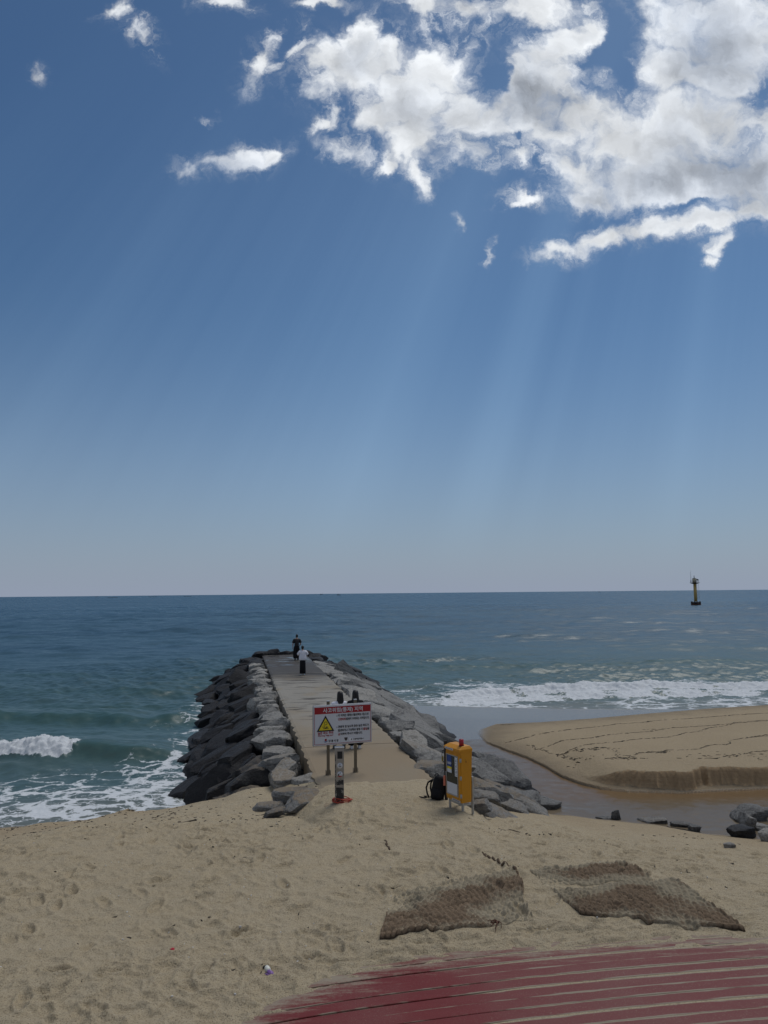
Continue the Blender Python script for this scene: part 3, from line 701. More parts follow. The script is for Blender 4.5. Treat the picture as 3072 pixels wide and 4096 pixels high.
# ------------------------------------------------------------------ stream running out between pier and spit
def build_stream():
    r = np.geomspace(17.5, 44, 220); th = np.linspace(-6, 75, 420)*math.pi/180
    Rr, T = np.meshgrid(r, th, indexing='ij'); X = Rr*np.sin(T); Y = Rr*np.cos(T)
    Z = 0.052 + 0.004*n2(X*1.2, Y*2.2, 110) + 0.0015*n2(X*5, Y*8, 111)
    s, t = pier_st(X, Y)
    keep = (t > 3.0) & (Y < np.where(X < 4.5, 34.4, np.interp(X, SPIT_S[:,0], SPIT_S[:,1])+2.0))
    Z = Z - 0.02*sstep(Y, 32.2, 34.2)*(X < 5)
    o = link('stream', grid_mesh('stream', X, Y, Z, mask=keep), M_STREAM); tag(o, kind='structure')
build_stream()

# ------------------------------------------------------------------ red boarded promenade under the camera
def build_promenade():
    w = 0.215; gap = 0.014
    V = []; Fc = []; E = []; G = []
    xs = np.linspace(-3.2, 9.0, 150)
    bend = lambda x: 0.10*np.sin(x*0.36+0.9) - 0.012*(x-1.5)**2*0.35
    for k in range(-8, 44):
        n0 = 2.0 + k*w + 0.012*math.sin(k*1.9)
        rows = []
        for j, off in enumerate((0.0, gap/2, gap/2+0.006, w*0.5, w-gap/2-0.006, w-gap/2, w)):
            n_ = n0 + min(max(off, gap/2), w-gap/2)
            cy = (n_ + 0.172*xs)/0.985 + bend(xs)
            zz = red_top(xs, cy) + 0.002*math.sin(k*2.3) + 0.003*n2(xs*0.8, xs*0+k*3.1, 120)
            zz = zz - (0.045 if j in (0, 6) else 0.005 if j in (1, 5) else 0.0)
            rows.append(len(V)); V += list(zip(xs, cy, zz)); E += list(1 - np.clip((red_edge(xs) - cy + 0.34)/1.5, 0, 1)); G += [1.0 if j == 3 else 0.0]*len(xs)
        for a, b in zip(rows[:-1], rows[1:]):
            for i in range(len(xs)-1): Fc.append((a+i, a+i+1, b+i+1, b+i))
    me = pymesh('promenade', V, Fc)
    at = me.attributes.new('edge', 'FLOAT', 'POINT'); at.data.foreach_set('value', np.array(E, np.float32))
    at = me.attributes.new('gapd', 'FLOAT', 'POINT'); at.data.foreach_set('value', np.array(G, np.float32))
    o = link('promenade', me, M_RED); tag(o, kind='structure')
build_promenade()

# ------------------------------------------------------------------ pier: concrete deck on a rubble core
def build_pier():
    root = empty('pier', (P_O[0], P_O[1], 0), 0, 'straight concrete pier walkway with stone flanks running from the beach into the sea', 'pier')
    M_CORE = simple('core_rubble', (0.035,0.033,0.032), 0.9, bump=0.4)
    rng = np.random.default_rng(2)
    joints = [(-2.6, 4.0), (4.0, 10.8), (10.8, 16.6), (16.6, 24.2), (24.2, 31.0), (31.0, P_LEN)]
    for i, (s0, s1) in enumerate(joints):
        ns = max(8, int((s1-s0)*9)); nt = 30
        S = np.linspace(s0+0.008, s1-0.008, ns); V = []; al = []
        U = np.linspace(-1, 1, nt)
        top = []
        for a in S:
            hw = half_w(a)
            for u in U:
                e = 0.07*n2(np.array([a*2.2]), np.array([u*3+7.0]), 130)[0] + 0.015*n2(np.array([a*4]), np.array([u+3.0]), 131)[0] if abs(u) > 0.99 else 0
                t = u*hw + (e if u > 0 else -e)
                x, y = pier_xy(a, t)
                dz = 0.010*n2(np.array([x*0.7]), np.array([y*0.7]), 132)[0] - (0.03 if abs(u) > 0.99 else 0.0) + 0.006*math.sin(i*1.7)
                top.append((x - P_O[0], y - P_O[1], DECK_Z + dz)); al.append(a)
        V = top[:]; F_ = []
        for a in range(ns-1):
            for b in range(nt-1):
                q = a*nt+b; F_.append((q, q+1, q+nt+1, q+nt))
        # sides and ends
        ring = [a*nt for a in range(ns)] + [(ns-1)*nt+b for b in range(1, nt)] + [a*nt+nt-1 for a in range(ns-2, -1, -1)] + [b for b in range(nt-2, 0, -1)]
        b0 = len(V)
        for k, v in enumerate(ring):
            p = V[v]; V.append((p[0], p[1], DECK_Z-0.55)); al.append(al[v])
        for k in range(len(ring)):
            k2 = (k+1) % len(ring); F_.append((ring[k], b0+k, b0+k2, ring[k2]))
        me = pymesh('deck_slab', V, F_)
        at = me.attributes.new('along', 'FLOAT', 'POINT'); at.data.foreach_set('value', np.array(al, np.float32))
        link('deck_slab', me, M_CONC, root)
    # core: a long mound the stones lie on
    V = []; F_ = []
    ss = np.linspace(1.2, P_LEN+3.2, 40); prof = [(-5.2,-0.7),(-3.2,0.15),(-1.35,1.20),(1.35,1.20),(3.4,0.15),(5.6,-0.7)]
    for a in ss:
        kz = 1.0 if a < P_LEN-0.3 else max(0.0, 1-(a-P_LEN+0.3)/3.4)
        for t, z in prof:
            x, y = pier_xy(a, t*(0.75+0.25*kz)); V.append((x-P_O[0], y-P_O[1], z if kz == 1.0 else -0.7+(z+0.7)*kz))
    n = len(prof)
    for a in range(len(ss)-1):
        for b in range(n-1):
            q = a*n+b; F_.append((q, q+1, q+n+1, q+n))
    link('rubble_core', pymesh('rubble_core', V, F_), M_CORE, root)
build_pier()

# ------------------------------------------------------------------ stones
_ico = {}
def ico(n):
    if n not in _ico:
        b = bmesh.new(); bmesh.ops.create_icosphere(b, subdivisions=n, radius=1.0)
        _ico[n] = (np.array([v.co[:] for v in b.verts]), np.array([[v.index for v in f.verts] for f in b.faces])); b.free()
    return _ico[n]
def rock_mesh(name, size, rng, sub=4, sharp=18, planes=9, flat_top=0.0, rough=0.10):
    d, f = ico(sub)
    N = rng.normal(size=(planes, 3)); N /= np.linalg.norm(N, axis=1)[:,None]
    box = np.array([[1,0,0],[-1,0,0],[0,1,0],[0,-1,0],[0,0,1],[0,0,-1]], float) + rng.normal(size=(6,3))*0.20
    box /= np.linalg.norm(box, axis=1)[:,None]
    A = np.vstack([N, box]); off = np.concatenate([rng.uniform(0.80, 1.12, planes), rng.uniform(0.72, 0.98, 6)])
    if flat_top: off[-2] = flat_top
    q = np.clip(d @ A.T, 0, None)/off
    rr = 1.0/(np.sum(q**sharp, axis=1)**(1.0/sharp))
    p = d*rr[:,None]
    sd = int(rng.integers(1, 10000))
    nz = n3(p*1.7+sd, sd)*0.6 + n3(p*3.9+sd, sd+1)*0.45 + (1-np.abs(n3(p*6.5+sd, sd+2)))*0.30 + n3(p*13+sd, sd+3)*0.22
    ax = rng.normal(size=3); ax /= np.linalg.norm(ax)
    led = np.floor((p @ ax)*4.5 + n3(p*2.0, sd+4)*0.8)*0.0 + np.abs(((p @ ax)*3.2 + n3(p*1.5, sd+4)) % 1.0 - 0.5)
    p = p*(1 + rough*nz + 0.035*(led-0.25))[:,None]
    p = p*np.array(size)*0.5
    me = bpy.data.meshes.new(name); me.vertices.add(len(p)); me.vertices.foreach_set('co', p.astype(np.float32).ravel())
    me.loops.add(f.size); me.loops.foreach_set('vertex_index', f.astype(np.int32).ravel())
    me.polygons.add(len(f)); me.polygons.foreach_set('loop_start', (np.arange(len(f))*3).astype(np.int32)); me.polygons.foreach_set('loop_total', np.full(len(f), 3, np.int32))
    me.polygons.foreach_set('use_smooth', np.ones(len(f), bool)); me.update(); me.set_sharp_from_angle(angle=R(24))
    return me
ORD = ['first','second','third','fourth','fifth','sixth','seventh','eighth','ninth','tenth','eleventh','twelfth','thirteenth','fourteenth','fifteenth','sixteenth','seventeenth','eighteenth','nineteenth','twentieth']
def ordinal(i):
    if i < 20: return ORD[i]
    tens = {2:'twenty',3:'thirty',4:'forty'}
    i += 1; t, u = divmod(i, 10)
    return {20:'twentieth',30:'thirtieth',40:'fortieth'}[i] if u == 0 else tens[t] + '-' + ORD[u-1]
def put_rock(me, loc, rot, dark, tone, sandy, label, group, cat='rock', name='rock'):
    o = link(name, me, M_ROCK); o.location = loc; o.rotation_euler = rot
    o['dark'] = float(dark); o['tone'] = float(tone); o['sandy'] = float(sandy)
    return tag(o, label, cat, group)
def shape_word(sz):
    a = sorted(sz)
    if a[2] > 1.9*a[1]: return 'long'
    if a[0] < 0.5*a[1]: return 'slab-like'
    return 'blocky'
def flank_rocks():
    # (flank, row): first distance from deck edge, centre height, mean size, words
    rng = np.random.default_rng(11)
    side_words = {-1: 'breaker flank of the pier', 1: 'sandbar flank of the pier'}
    rows = {-1: [(0.62,1.56,(1.14,1.00,0.74)), (1.56,1.10,(1.32,1.04,0.74)), (2.46,0.58,(1.40,1.06,0.70)), (3.32,0.10,(1.42,1.04,0.70))],
             1: [(0.66,1.56,(1.40,1.20,0.74)), (1.85,1.02,(1.75,1.30,0.84)), (3.05,0.50,(1.85,1.32,0.84)), (4.10,0.02,(1.70,1.20,0.72))]}
    row_words = ['deck-edge stone', 'second-row stone', 'third-row stone', 'waterline stone']
    for side in (-1, 1):
        for ri, (t0, z0, sz) in enumerate(rows[side]):
            s = {(-1): [1.0, 1.6, 4.2, 6.9], 1: [0.2, 0.4, 1.2, 3.0]}[side][ri]
            i = 0
            while s < P_LEN - 0.2:
                big = rng.uniform(0.72, 1.32)
                L = np.array(sz)*big*rng.uniform(0.80, 1.24, 3)
                along = L[1] if ri else L[0]
                far = s > 20
                sub = 4 if s < 26 else 3
                turn = rng.normal(0, 0.35 if ri == 0 else 0.6)
                if ri == 0: size = (L[1]*0.95, L[0], L[2])
                else: size = (L[0]*1.12, L[1], L[2]*rng.uniform(0.85, 1.2))
                me = rock_mesh('rock', size, rng, sub, sharp=int(rng.integers(40, 90)), planes=int(rng.integers(7, 13)), flat_top=0.72 if ri == 0 else 0)
                tt = side*(half_w(s) + t0 + rng.normal(0, 0.10))
                sc_ = s + along*0.5
                x, y = pier_xy(sc_, tt)
                z = z0 + rng.normal(0, 0.06 if ri == 0 else 0.12) + (0.10 if ri == 0 else 0.0) - 0.5*(L[2]-sz[2])
                sl = 0.10 if ri == 0 else 0.43
                base = Matrix.Rotation(math.atan2(P_N[1], P_N[0]), 4, 'Z') @ Matrix.Rotation(side*sl, 4, 'Y') @ Matrix.Rotation(turn - (0.35*side if ri else 0), 4, 'Z') @ Matrix.Rotation(rng.normal(0, 0.24 if ri else 0.12), 4, 'X')
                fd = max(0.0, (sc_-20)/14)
                if side < 0: dk = [0.08, 0.95, 1.1, 1.1][ri] + (0.25*fd if ri else 0.12*fd) - (0.25 if sc_ < 4.5 and ri else 0)  # breaker flank: wet stone plus its shade, painted into the stone colour
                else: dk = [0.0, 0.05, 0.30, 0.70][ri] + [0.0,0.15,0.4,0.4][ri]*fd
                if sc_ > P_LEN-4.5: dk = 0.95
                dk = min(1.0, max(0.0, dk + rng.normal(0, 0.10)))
                tone = (0.75 if ri == 0 else 0.18 if side > 0 and ri < 3 else 0.10)*rng.uniform(0.4, 1.25)
                sandy = max(0.0, 0.9 - sc_*0.16)
                col = 'black wet' if dk > 0.62 else 'dark grey' if dk > 0.33 else 'pale grey' if tone > 0.45 else 'grey'
                lab = '%s %s %s, %s from the beach, %s' % (col, shape_word(L), row_words[ri], ordinal(i), side_words[side])
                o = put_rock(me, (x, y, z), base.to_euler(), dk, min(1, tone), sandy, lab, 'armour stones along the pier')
                s += along*(0.81 if ri else 0.92) + rng.uniform(0.0, 0.10); i += 1
    # stones round the head of the pier
    k = 0
    for ring, (dist, z0) in enumerate(((0.45, 1.98), (1.6, 1.40), (2.8, 0.70))):
        n = [5, 7, 8][ring]
        for i in range(n):
            u = (i+0.5)/n*2-1
            wd = half_w(P_LEN)+ [0.5,1.6,2.8][ring]
            x, y = pier_xy(P_LEN + dist + rng.normal(0, 0.12) - 0.9*abs(u)**3*ring*0.6, u*wd)
            L = (rng.uniform(1.0, 1.45), rng.uniform(0.95, 1.3), rng.uniform(0.65, 0.95))
            me = rock_mesh('rock', L, rng, 3, 30, 8)
            put_rock(me, (x, y, z0 + rng.normal(0, 0.07)), (rng.normal(0, 0.15)-0.12, rng.normal(0, 0.15), rng.uniform(-0.7, 0.7)), 1.0, 0.05, 0,
                     'black wet %s stone on the seaward head of the pier, %s from the breaker flank' % (('crest','shoulder','waterline')[ring], ordinal(i)), 'armour stones along the pier'); k += 1
flank_rocks()

# stones placed one by one near the beach: (x, y, z, size, yaw, dark, tone, sandy, label)
HAND = [
 (-1.95,19.35,1.62,(0.95,0.80,0.55),0.3,0.02,0.8,0.25,'pale flat-topped block against the deck, right where the sand ends on the breaker flank'),
 (-2.30,18.35,1.66,(1.15,0.75,0.40),-0.1,0.15,0.25,0.9,'sand-dusted flat stone half buried beside the deck start'),
 (-1.92,17.45,1.80,(0.85,0.55,0.30),0.5,0.2,0.2,0.9,'low grey stone sunk in sand just behind the steel bollard'),
 (-2.85,17.85,1.55,(0.75,0.42,0.28),0.15,0.3,0.1,0.7,'small dark stone breaking the sand below the sand-dusted flat one'),
 (-2.55,16.9,1.72,(0.55,0.22,0.20),0.1,0.45,0.0,0.6,'thin sliver of dark stone showing through smooth sand'),
 (-3.25,19.9,1.05,(1.5,0.9,0.75),-0.6,0.33,0.1,0.8,'grey stone with a fan of sand on it at the foot of the slope'),
 (-3.75,20.7,0.70,(1.7,1.0,0.85),-0.75,0.45,0.05,0.2,'large dark tilted slab where sand meets the breaker flank'),
 (-4.1,21.9,0.46,(1.6,0.9,0.75),-0.75,0.52,0.0,0.1,'dark slab running down into the white wash'),
 (-4.5,23.0,0.30,(1.4,0.9,0.7),-0.7,0.6,0.0,0.0,'wet dark slab lapped by foam nearest the open beach'),
 (2.35,20.6,1.02,(1.2,0.95,0.7),0.5,0.0,0.55,0.35,'pale boulder topped with sand behind the yellow cabinet'),
 (2.75,21.4,0.75,(1.35,0.95,0.65),0.2,0.02,0.6,0.55,'pale sandy boulder beside the yellow cabinet'),
 (3.05,23.3,0.72,(1.35,1,0.85),-0.6,0.22,0.1,0.0,'rounded grey boulder under the big dark slab'),
 (3.65,24,0.55,(1.9,0.95,0.95),-0.75,0.42,0.0,0.0,'big dark sloping slab leaning towards the stream'),
 (3.5,22.7,0.46,(1.4,0.85,0.6),-0.7,0.28,0.1,0.1,'grey sloping stone in front of the big dark slab'),
 (1.98,16.75,1.86,(0.75,0.42,0.3),-0.2,0.25,0.1,0.6,'low dark stone lying on the sand beside the cabinet leg'),
 (2.45,18.6,1.5,(0.8,0.5,0.42),-0.4,0.25,0.15,0.3,'angular grey stone between sand and boulders past the cabinet'),
 (3.25,21.6,0.62,(0.46,0.36,0.36),0.2,0.0,1.0,0.0,'small white-grey stone wedged among the boulders'),
 (2.62,17.45,1.44,(1,0.5,0.26),-0.3,0.12,0.2,0.65,'flat grey slab half sunk in sand beyond the cabinet'),
 (3.38,19.2,1.02,(0.55,0.42,0.36),-0.5,0.22,0.2,0.3,'squarish grey stone at the sandy edge of the stream'),
 (4.15,22.6,0.28,(1.1,0.75,0.55),-0.5,0.3,0.05,0.0,'grey stone with its foot in the stream'),
 (4.8,23,0.08,(1.1,0.7,0.36),-0.2,0.35,0.0,0.0,'low rough stone sitting in the stream'),
 (3.95,19.9,0.78,(1,0.5,0.36),-0.5,0.16,0.3,0.3,'pale sloping stone between sand and stream'),
 (6.7,21.65,0.12,(0.28,0.14,0.34),0.2,0.5,0.0,0.0,'small upright dark stone at the stream edge'),
 (6.5,21.75,0.04,(0.6,0.25,0.1),0.1,0.45,0.0,0.0,'flat dark stone awash beside the small upright one'),
 (7.72,21.4,0.06,(0.8,0.36,0.18),-0.1,0.35,0.1,0.2,'low grey stone on the stream bank past the upright one'),
 (8.35,21,0.08,(0.65,0.26,0.16),-0.3,0.5,0.0,0.1,'narrow dark stone slanting into the stream'),
 (8.5,20.55,0.1,(0.3,0.24,0.22),0.4,0.5,0.0,0.0,'knobbly dark lump of stone on the stream bank'),
 (10.55,21.6,0.05,(1.0,0.7,0.56),0.1,0.42,0.05,0.0,'large peaked stone standing in the stream'),
 (11.2,22,0.08,(0.6,0.4,0.24),0.5,0.45,0.0,0.0,'small dark stone touching the large peaked one'),
 (9.97,20.5,0.26,(0.36,0.3,0.5),0.1,0.18,0.25,0.0,'upright pale stone standing on its end near the bank'),
 (9.4,19.7,0.3,(0.68,0.4,0.3),0.35,0.72,0.0,0.0,'black glossy stone lying before the upright pale one'),
 (10.4,20.7,0.1,(0.5,0.34,0.16),0.2,0.12,0.5,0.0,'white-edged flat stone behind the black glossy one'),
 (9.75,18.9,0.44,(0.55,0.42,0.34),0.6,0.05,0.7,0.1,'pale stone on dry sand between the black glossy one and the picture edge'),
 (7.29,15.85,1.26,(0.22,0.16,0.16),0.2,0.12,0.5,0.1,'fist-sized grey stone alone on the sand'),
]
def hand_rocks():
    rng = np.random.default_rng(31)
    for (x, y, z, size, yaw, dk, tone, sandy, lab) in HAND:
        me = rock_mesh('rock', np.array(size)*1.1, rng, 4, int(rng.integers(22, 48)), 9)
        tilt = (rng.normal(0, 0.08), rng.normal(0, 0.08), yaw)
        if 'slab' in lab or 'sloping' in lab:
            tilt = (0.12, 0.36 if x > 0 else -0.36, yaw)
        g = 'stones by the stream' if x > 6 else 'armour stones at the foot of the pier'
        put_rock(me, (x, y, z), tilt, dk, tone, sandy, lab, g)
hand_rocks()

# ------------------------------------------------------------------ shared helpers for the objects
def text_mesh(body, size, width=None, extrude=0.0008, align='LEFT'):
    cu = bpy.data.curves.new('text_tmp', 'FONT'); cu.body = body; cu.size = size; cu.extrude = extrude; cu.offset = size*0.022; cu.align_x = align; cu.resolution_u = 2
    ob = bpy.data.objects.new('text_tmp', cu); COL.objects.link(ob)
    dg = bpy.context.evaluated_depsgraph_get()
    me = bpy.data.meshes.new_from_object(ob.evaluated_get(dg))
    bpy.data.objects.remove(ob); bpy.data.curves.remove(cu)
    if width and len(me.vertices):
        xs = [v.co.x for v in me.vertices]; k = width/max(1e-6, max(xs)-min(xs))
        x0 = min(xs)
        for v in me.vertices: v.co.x = (v.co.x - x0)*k
    return me
STAND = Matrix(((1,0,0,0),(0,0,-1,0),(0,1,0,0),(0,0,0,1)))       # text plane xy -> upright xz, front towards -y
def loft(rings, seg=20, cap=True):
    """rings: (centre, rx, ry, optional squareness)"""
    V = []; Fc = []
    for r in rings:
        c, rx, ry = r[:3]; p = r[3] if len(r) > 3 else 2.0
        for k in range(seg):
            a = 2*math.pi*k/seg; ca, sa = math.cos(a), math.sin(a)
            V.append((c[0] + rx*math.copysign(abs(ca)**(2/p), ca), c[1] + ry*math.copysign(abs(sa)**(2/p), sa), c[2]))
    for i in range(len(rings)-1):
        for k in range(seg):
            Fc.append((i*seg+k, i*seg+(k+1)%seg, (i+1)*seg+(k+1)%seg, (i+1)*seg+k))
    if cap:
        Fc.append(tuple(range(seg))[::-1]); n = (len(rings)-1)*seg; Fc.append(tuple(range(n, n+seg)))
    return pymesh('loft', V, Fc, True)
def skin_mesh(joints, edges, root, sub=2, grow=1.0):
    names = list(joints); me = bpy.data.meshes.new('skin_tmp')
    me.from_pydata([joints[n][0] for n in names], [(names.index(a), names.index(b)) for a, b in edges], [])
    ob = bpy.data.objects.new('skin_tmp', me); COL.objects.link(ob)
    md = ob.modifiers.new('s', 'SKIN'); md.use_smooth_shade = True; md.branch_smoothing = 0.4
    if not me.skin_vertices: me.skin_vertices.new()
    for i, n in enumerate(names):
        r = joints[n][1]; r = r if isinstance(r, tuple) else (r, r); r = (r[0]*grow, r[1]*grow)
        me.skin_vertices[0].data[i].radius = r; me.skin_vertices[0].data[i].use_root = (n == root)
    sd = ob.modifiers.new('d', 'SUBSURF'); sd.levels = sub; sd.render_levels = sub
    dg = bpy.context.evaluated_depsgraph_get()
    out = bpy.data.meshes.new_from_object(ob.evaluated_get(dg)); bpy.data.objects.remove(ob); bpy.data.meshes.remove(me)
    out.polygons.foreach_set('use_smooth', np.ones(len(out.polygons), bool))
    return out
def joined(name, meshes, mat, parent=None):
    mb = MB()
    for m in meshes:
        mb.bm.from_mesh(m)
    me = bpy.data.meshes.new(name); mb.bm.to_mesh(me); mb.bm.free()
    return link(name, me, mat, parent)

M_BLACK = simple('black_cloth', (0.012,0.012,0.014), 0.85, spec=0.2, var=0.3)
M_CHAR = simple('charcoal_cloth', (0.030,0.030,0.033), 0.9, spec=0.2, var=0.25)
M_WHITE_CLOTH = simple('white_cloth', (0.70,0.70,0.76), 0.85, spec=0.2, var=0.06)
M_CREAM = simple('cream_cloth', (0.52,0.50,0.47), 0.85, spec=0.2, var=0.06)
M_SKIN = simple('skin', (0.42,0.26,0.19), 0.55, var=0.05)
M_HAIR = simple('black_hair', (0.008,0.007,0.007), 0.5, var=0.4)
M_SHOE = simple('white_shoe', (0.62,0.62,0.62), 0.6, var=0.1)
M_SHOE_D = simple('black_shoe', (0.02,0.02,0.02), 0.6, var=0.2)
M_STEEL = simple('brushed_steel', (0.32,0.31,0.30), 0.38, 0.85, dirt=(0.13,0.11,0.09), scale=4)
M_ALU = simple('aluminium', (0.40,0.41,0.42), 0.42, 0.7, dirt=(0.2,0.19,0.17))
M_BRONZE = simple('brown_post_metal', (0.155,0.125,0.085), 0.55, 0.3, dirt=(0.09,0.07,0.05))
M_SIGN_W = simple('sign_white', (0.56,0.57,0.60), 0.45, var=0.03, scale=3)
M_SIGN_EDGE = simple('sign_edge', (0.26,0.27,0.29), 0.5, 0.3)
M_RED_P = simple('sign_red', (0.30,0.008,0.014), 0.45, var=0.05)
M_INK = simple('sign_black', (0.012,0.012,0.014), 0.5)
M_YEL = simple('sign_yellow', (0.66,0.52,0.02), 0.45, var=0.04)
M_BLUE = simple('sign_blue', (0.015,0.05,0.22), 0.45)
M_CAB = simple('yellow_enamel', (0.55,0.235,0.009), 0.42, var=0.06, scale=5, dirt=(0.40,0.19,0.02))
M_RUST = simple('rust', (0.16,0.045,0.015), 0.8, var=0.4)
M_GLASS_D = simple('dark_window', (0.020,0.026,0.022), 0.12, var=0.1)
M_REDLAMP = simple('red_lamp_plastic', (0.30,0.012,0.018), 0.25, var=0.08)
M_WOOD_D = simple('dark_weathered_wood', (0.035,0.028,0.024), 0.85, var=0.4, bump=0.5)
M_ORANGE = simple('orange_red_tape', (0.38,0.055,0.03), 0.6, var=0.12)
M_PINK = simple('faded_pink_tape', (0.62,0.22,0.16), 0.6)
M_PACK = simple('backpack_nylon', (0.008,0.008,0.010), 0.75, spec=0.25, var=0.4, bump=0.3)
M_WEED = simple('dry_seaweed', (0.042,0.034,0.025), 0.85, var=0.5)

# ------------------------------------------------------------------ people
def hand_chain(p, d, up, thumb_side):
    """palm plus four unequal bent fingers and a thumb, hand at p pointing along d"""
    d = Vector(d).normalized(); up = Vector(up).normalized(); sdv = d.cross(up).normalized(); p = Vector(p); out = []
    J = {'w': (p, (0.024,0.018)), 'a': (p + d*0.045, (0.036,0.015)), 'b': (p + d*0.085, (0.036,0.013))}
    out.append(skin_mesh({k: (tuple(v[0]), v[1]) for k, v in J.items()}, [('w','a'),('a','b')], 'w', 1))
    for i, L in enumerate((0.066, 0.076, 0.070, 0.054)):
        b = p + d*0.080 + sdv*(i-1.5)*0.018
        k1 = b + d*L*0.45 - up*0.006; k2 = k1 + (d*0.85-up*0.5).normalized()*L*0.32; k3 = k2 + (d*0.6-up*0.8).normalized()*L*0.25
        out.append(skin_mesh({'a': (tuple(b), 0.0085), 'b': (tuple(k1), 0.0082), 'c': (tuple(k2), 0.0076), 'e': (tuple(k3), 0.0066)}, [('a','b'),('b','c'),('c','e')], 'a', 1))
    b = p + d*0.025 + sdv*0.026*thumb_side; k1 = b + (d*0.6 + sdv*0.8*thumb_side).normalized()*0.038; k2 = k1 + (d*0.95 + sdv*0.2*thumb_side - up*0.2).normalized()*0.030
    out.append(skin_mesh({'a': (tuple(b), 0.011), 'b': (tuple(k1), 0.0095), 'c': (tuple(k2), 0.0078)}, [('a','b'),('b','c')], 'a', 1))
    return out
def head_meshes(c, h=0.225):
    c = Vector(c); b = bmesh.new(); bmesh.ops.create_uvsphere(b, u_segments=24, v_segments=18, radius=1.0)
    for v in b.verts:
        x, y, z = v.co
        jaw = max(0.0, -z); x *= (1-0.32*jaw); y *= (1-0.12*jaw)
        if y > 0: y = y*0.96 + 0.07*jaw
        if y > 0.55 and abs(z-0.12) < 0.16 and 0.18 < abs(v.co.x) < 0.55: y -= 0.06     # eye sockets
        v.co = Vector((x*0.076, y*0.097, z*h*0.5)) + c
    me = bpy.data.meshes.new('h'); b.to_mesh(me); b.free()
    me.polygons.foreach_set('use_smooth', np.ones(len(me.polygons), bool))
    extra = MB()
    extra.tube([c+Vector((0,0.088,0.015)), c+Vector((0,0.108,-0.018)), c+Vector((0,0.094,-0.032))], [0.008,0.014,0.008], 8)
    for sx in (-1, 1):
        extra.ball(tuple(c+Vector((sx*0.077,-0.005,-0.005))), 0.03, (0.35,0.75,1.05), 10)
        extra.ball(tuple(c+Vector((sx*0.031,0.083,0.012))), 0.011, (1,0.6,0.8), 8)
    extra.ball(tuple(c+Vector((0,0.092,-0.055))), 0.022, (1.1,0.4,0.32), 10)
    m2 = bpy.data.meshes.new('hx'); extra.bm.to_mesh(m2); extra.bm.free()
    return [me, m2]
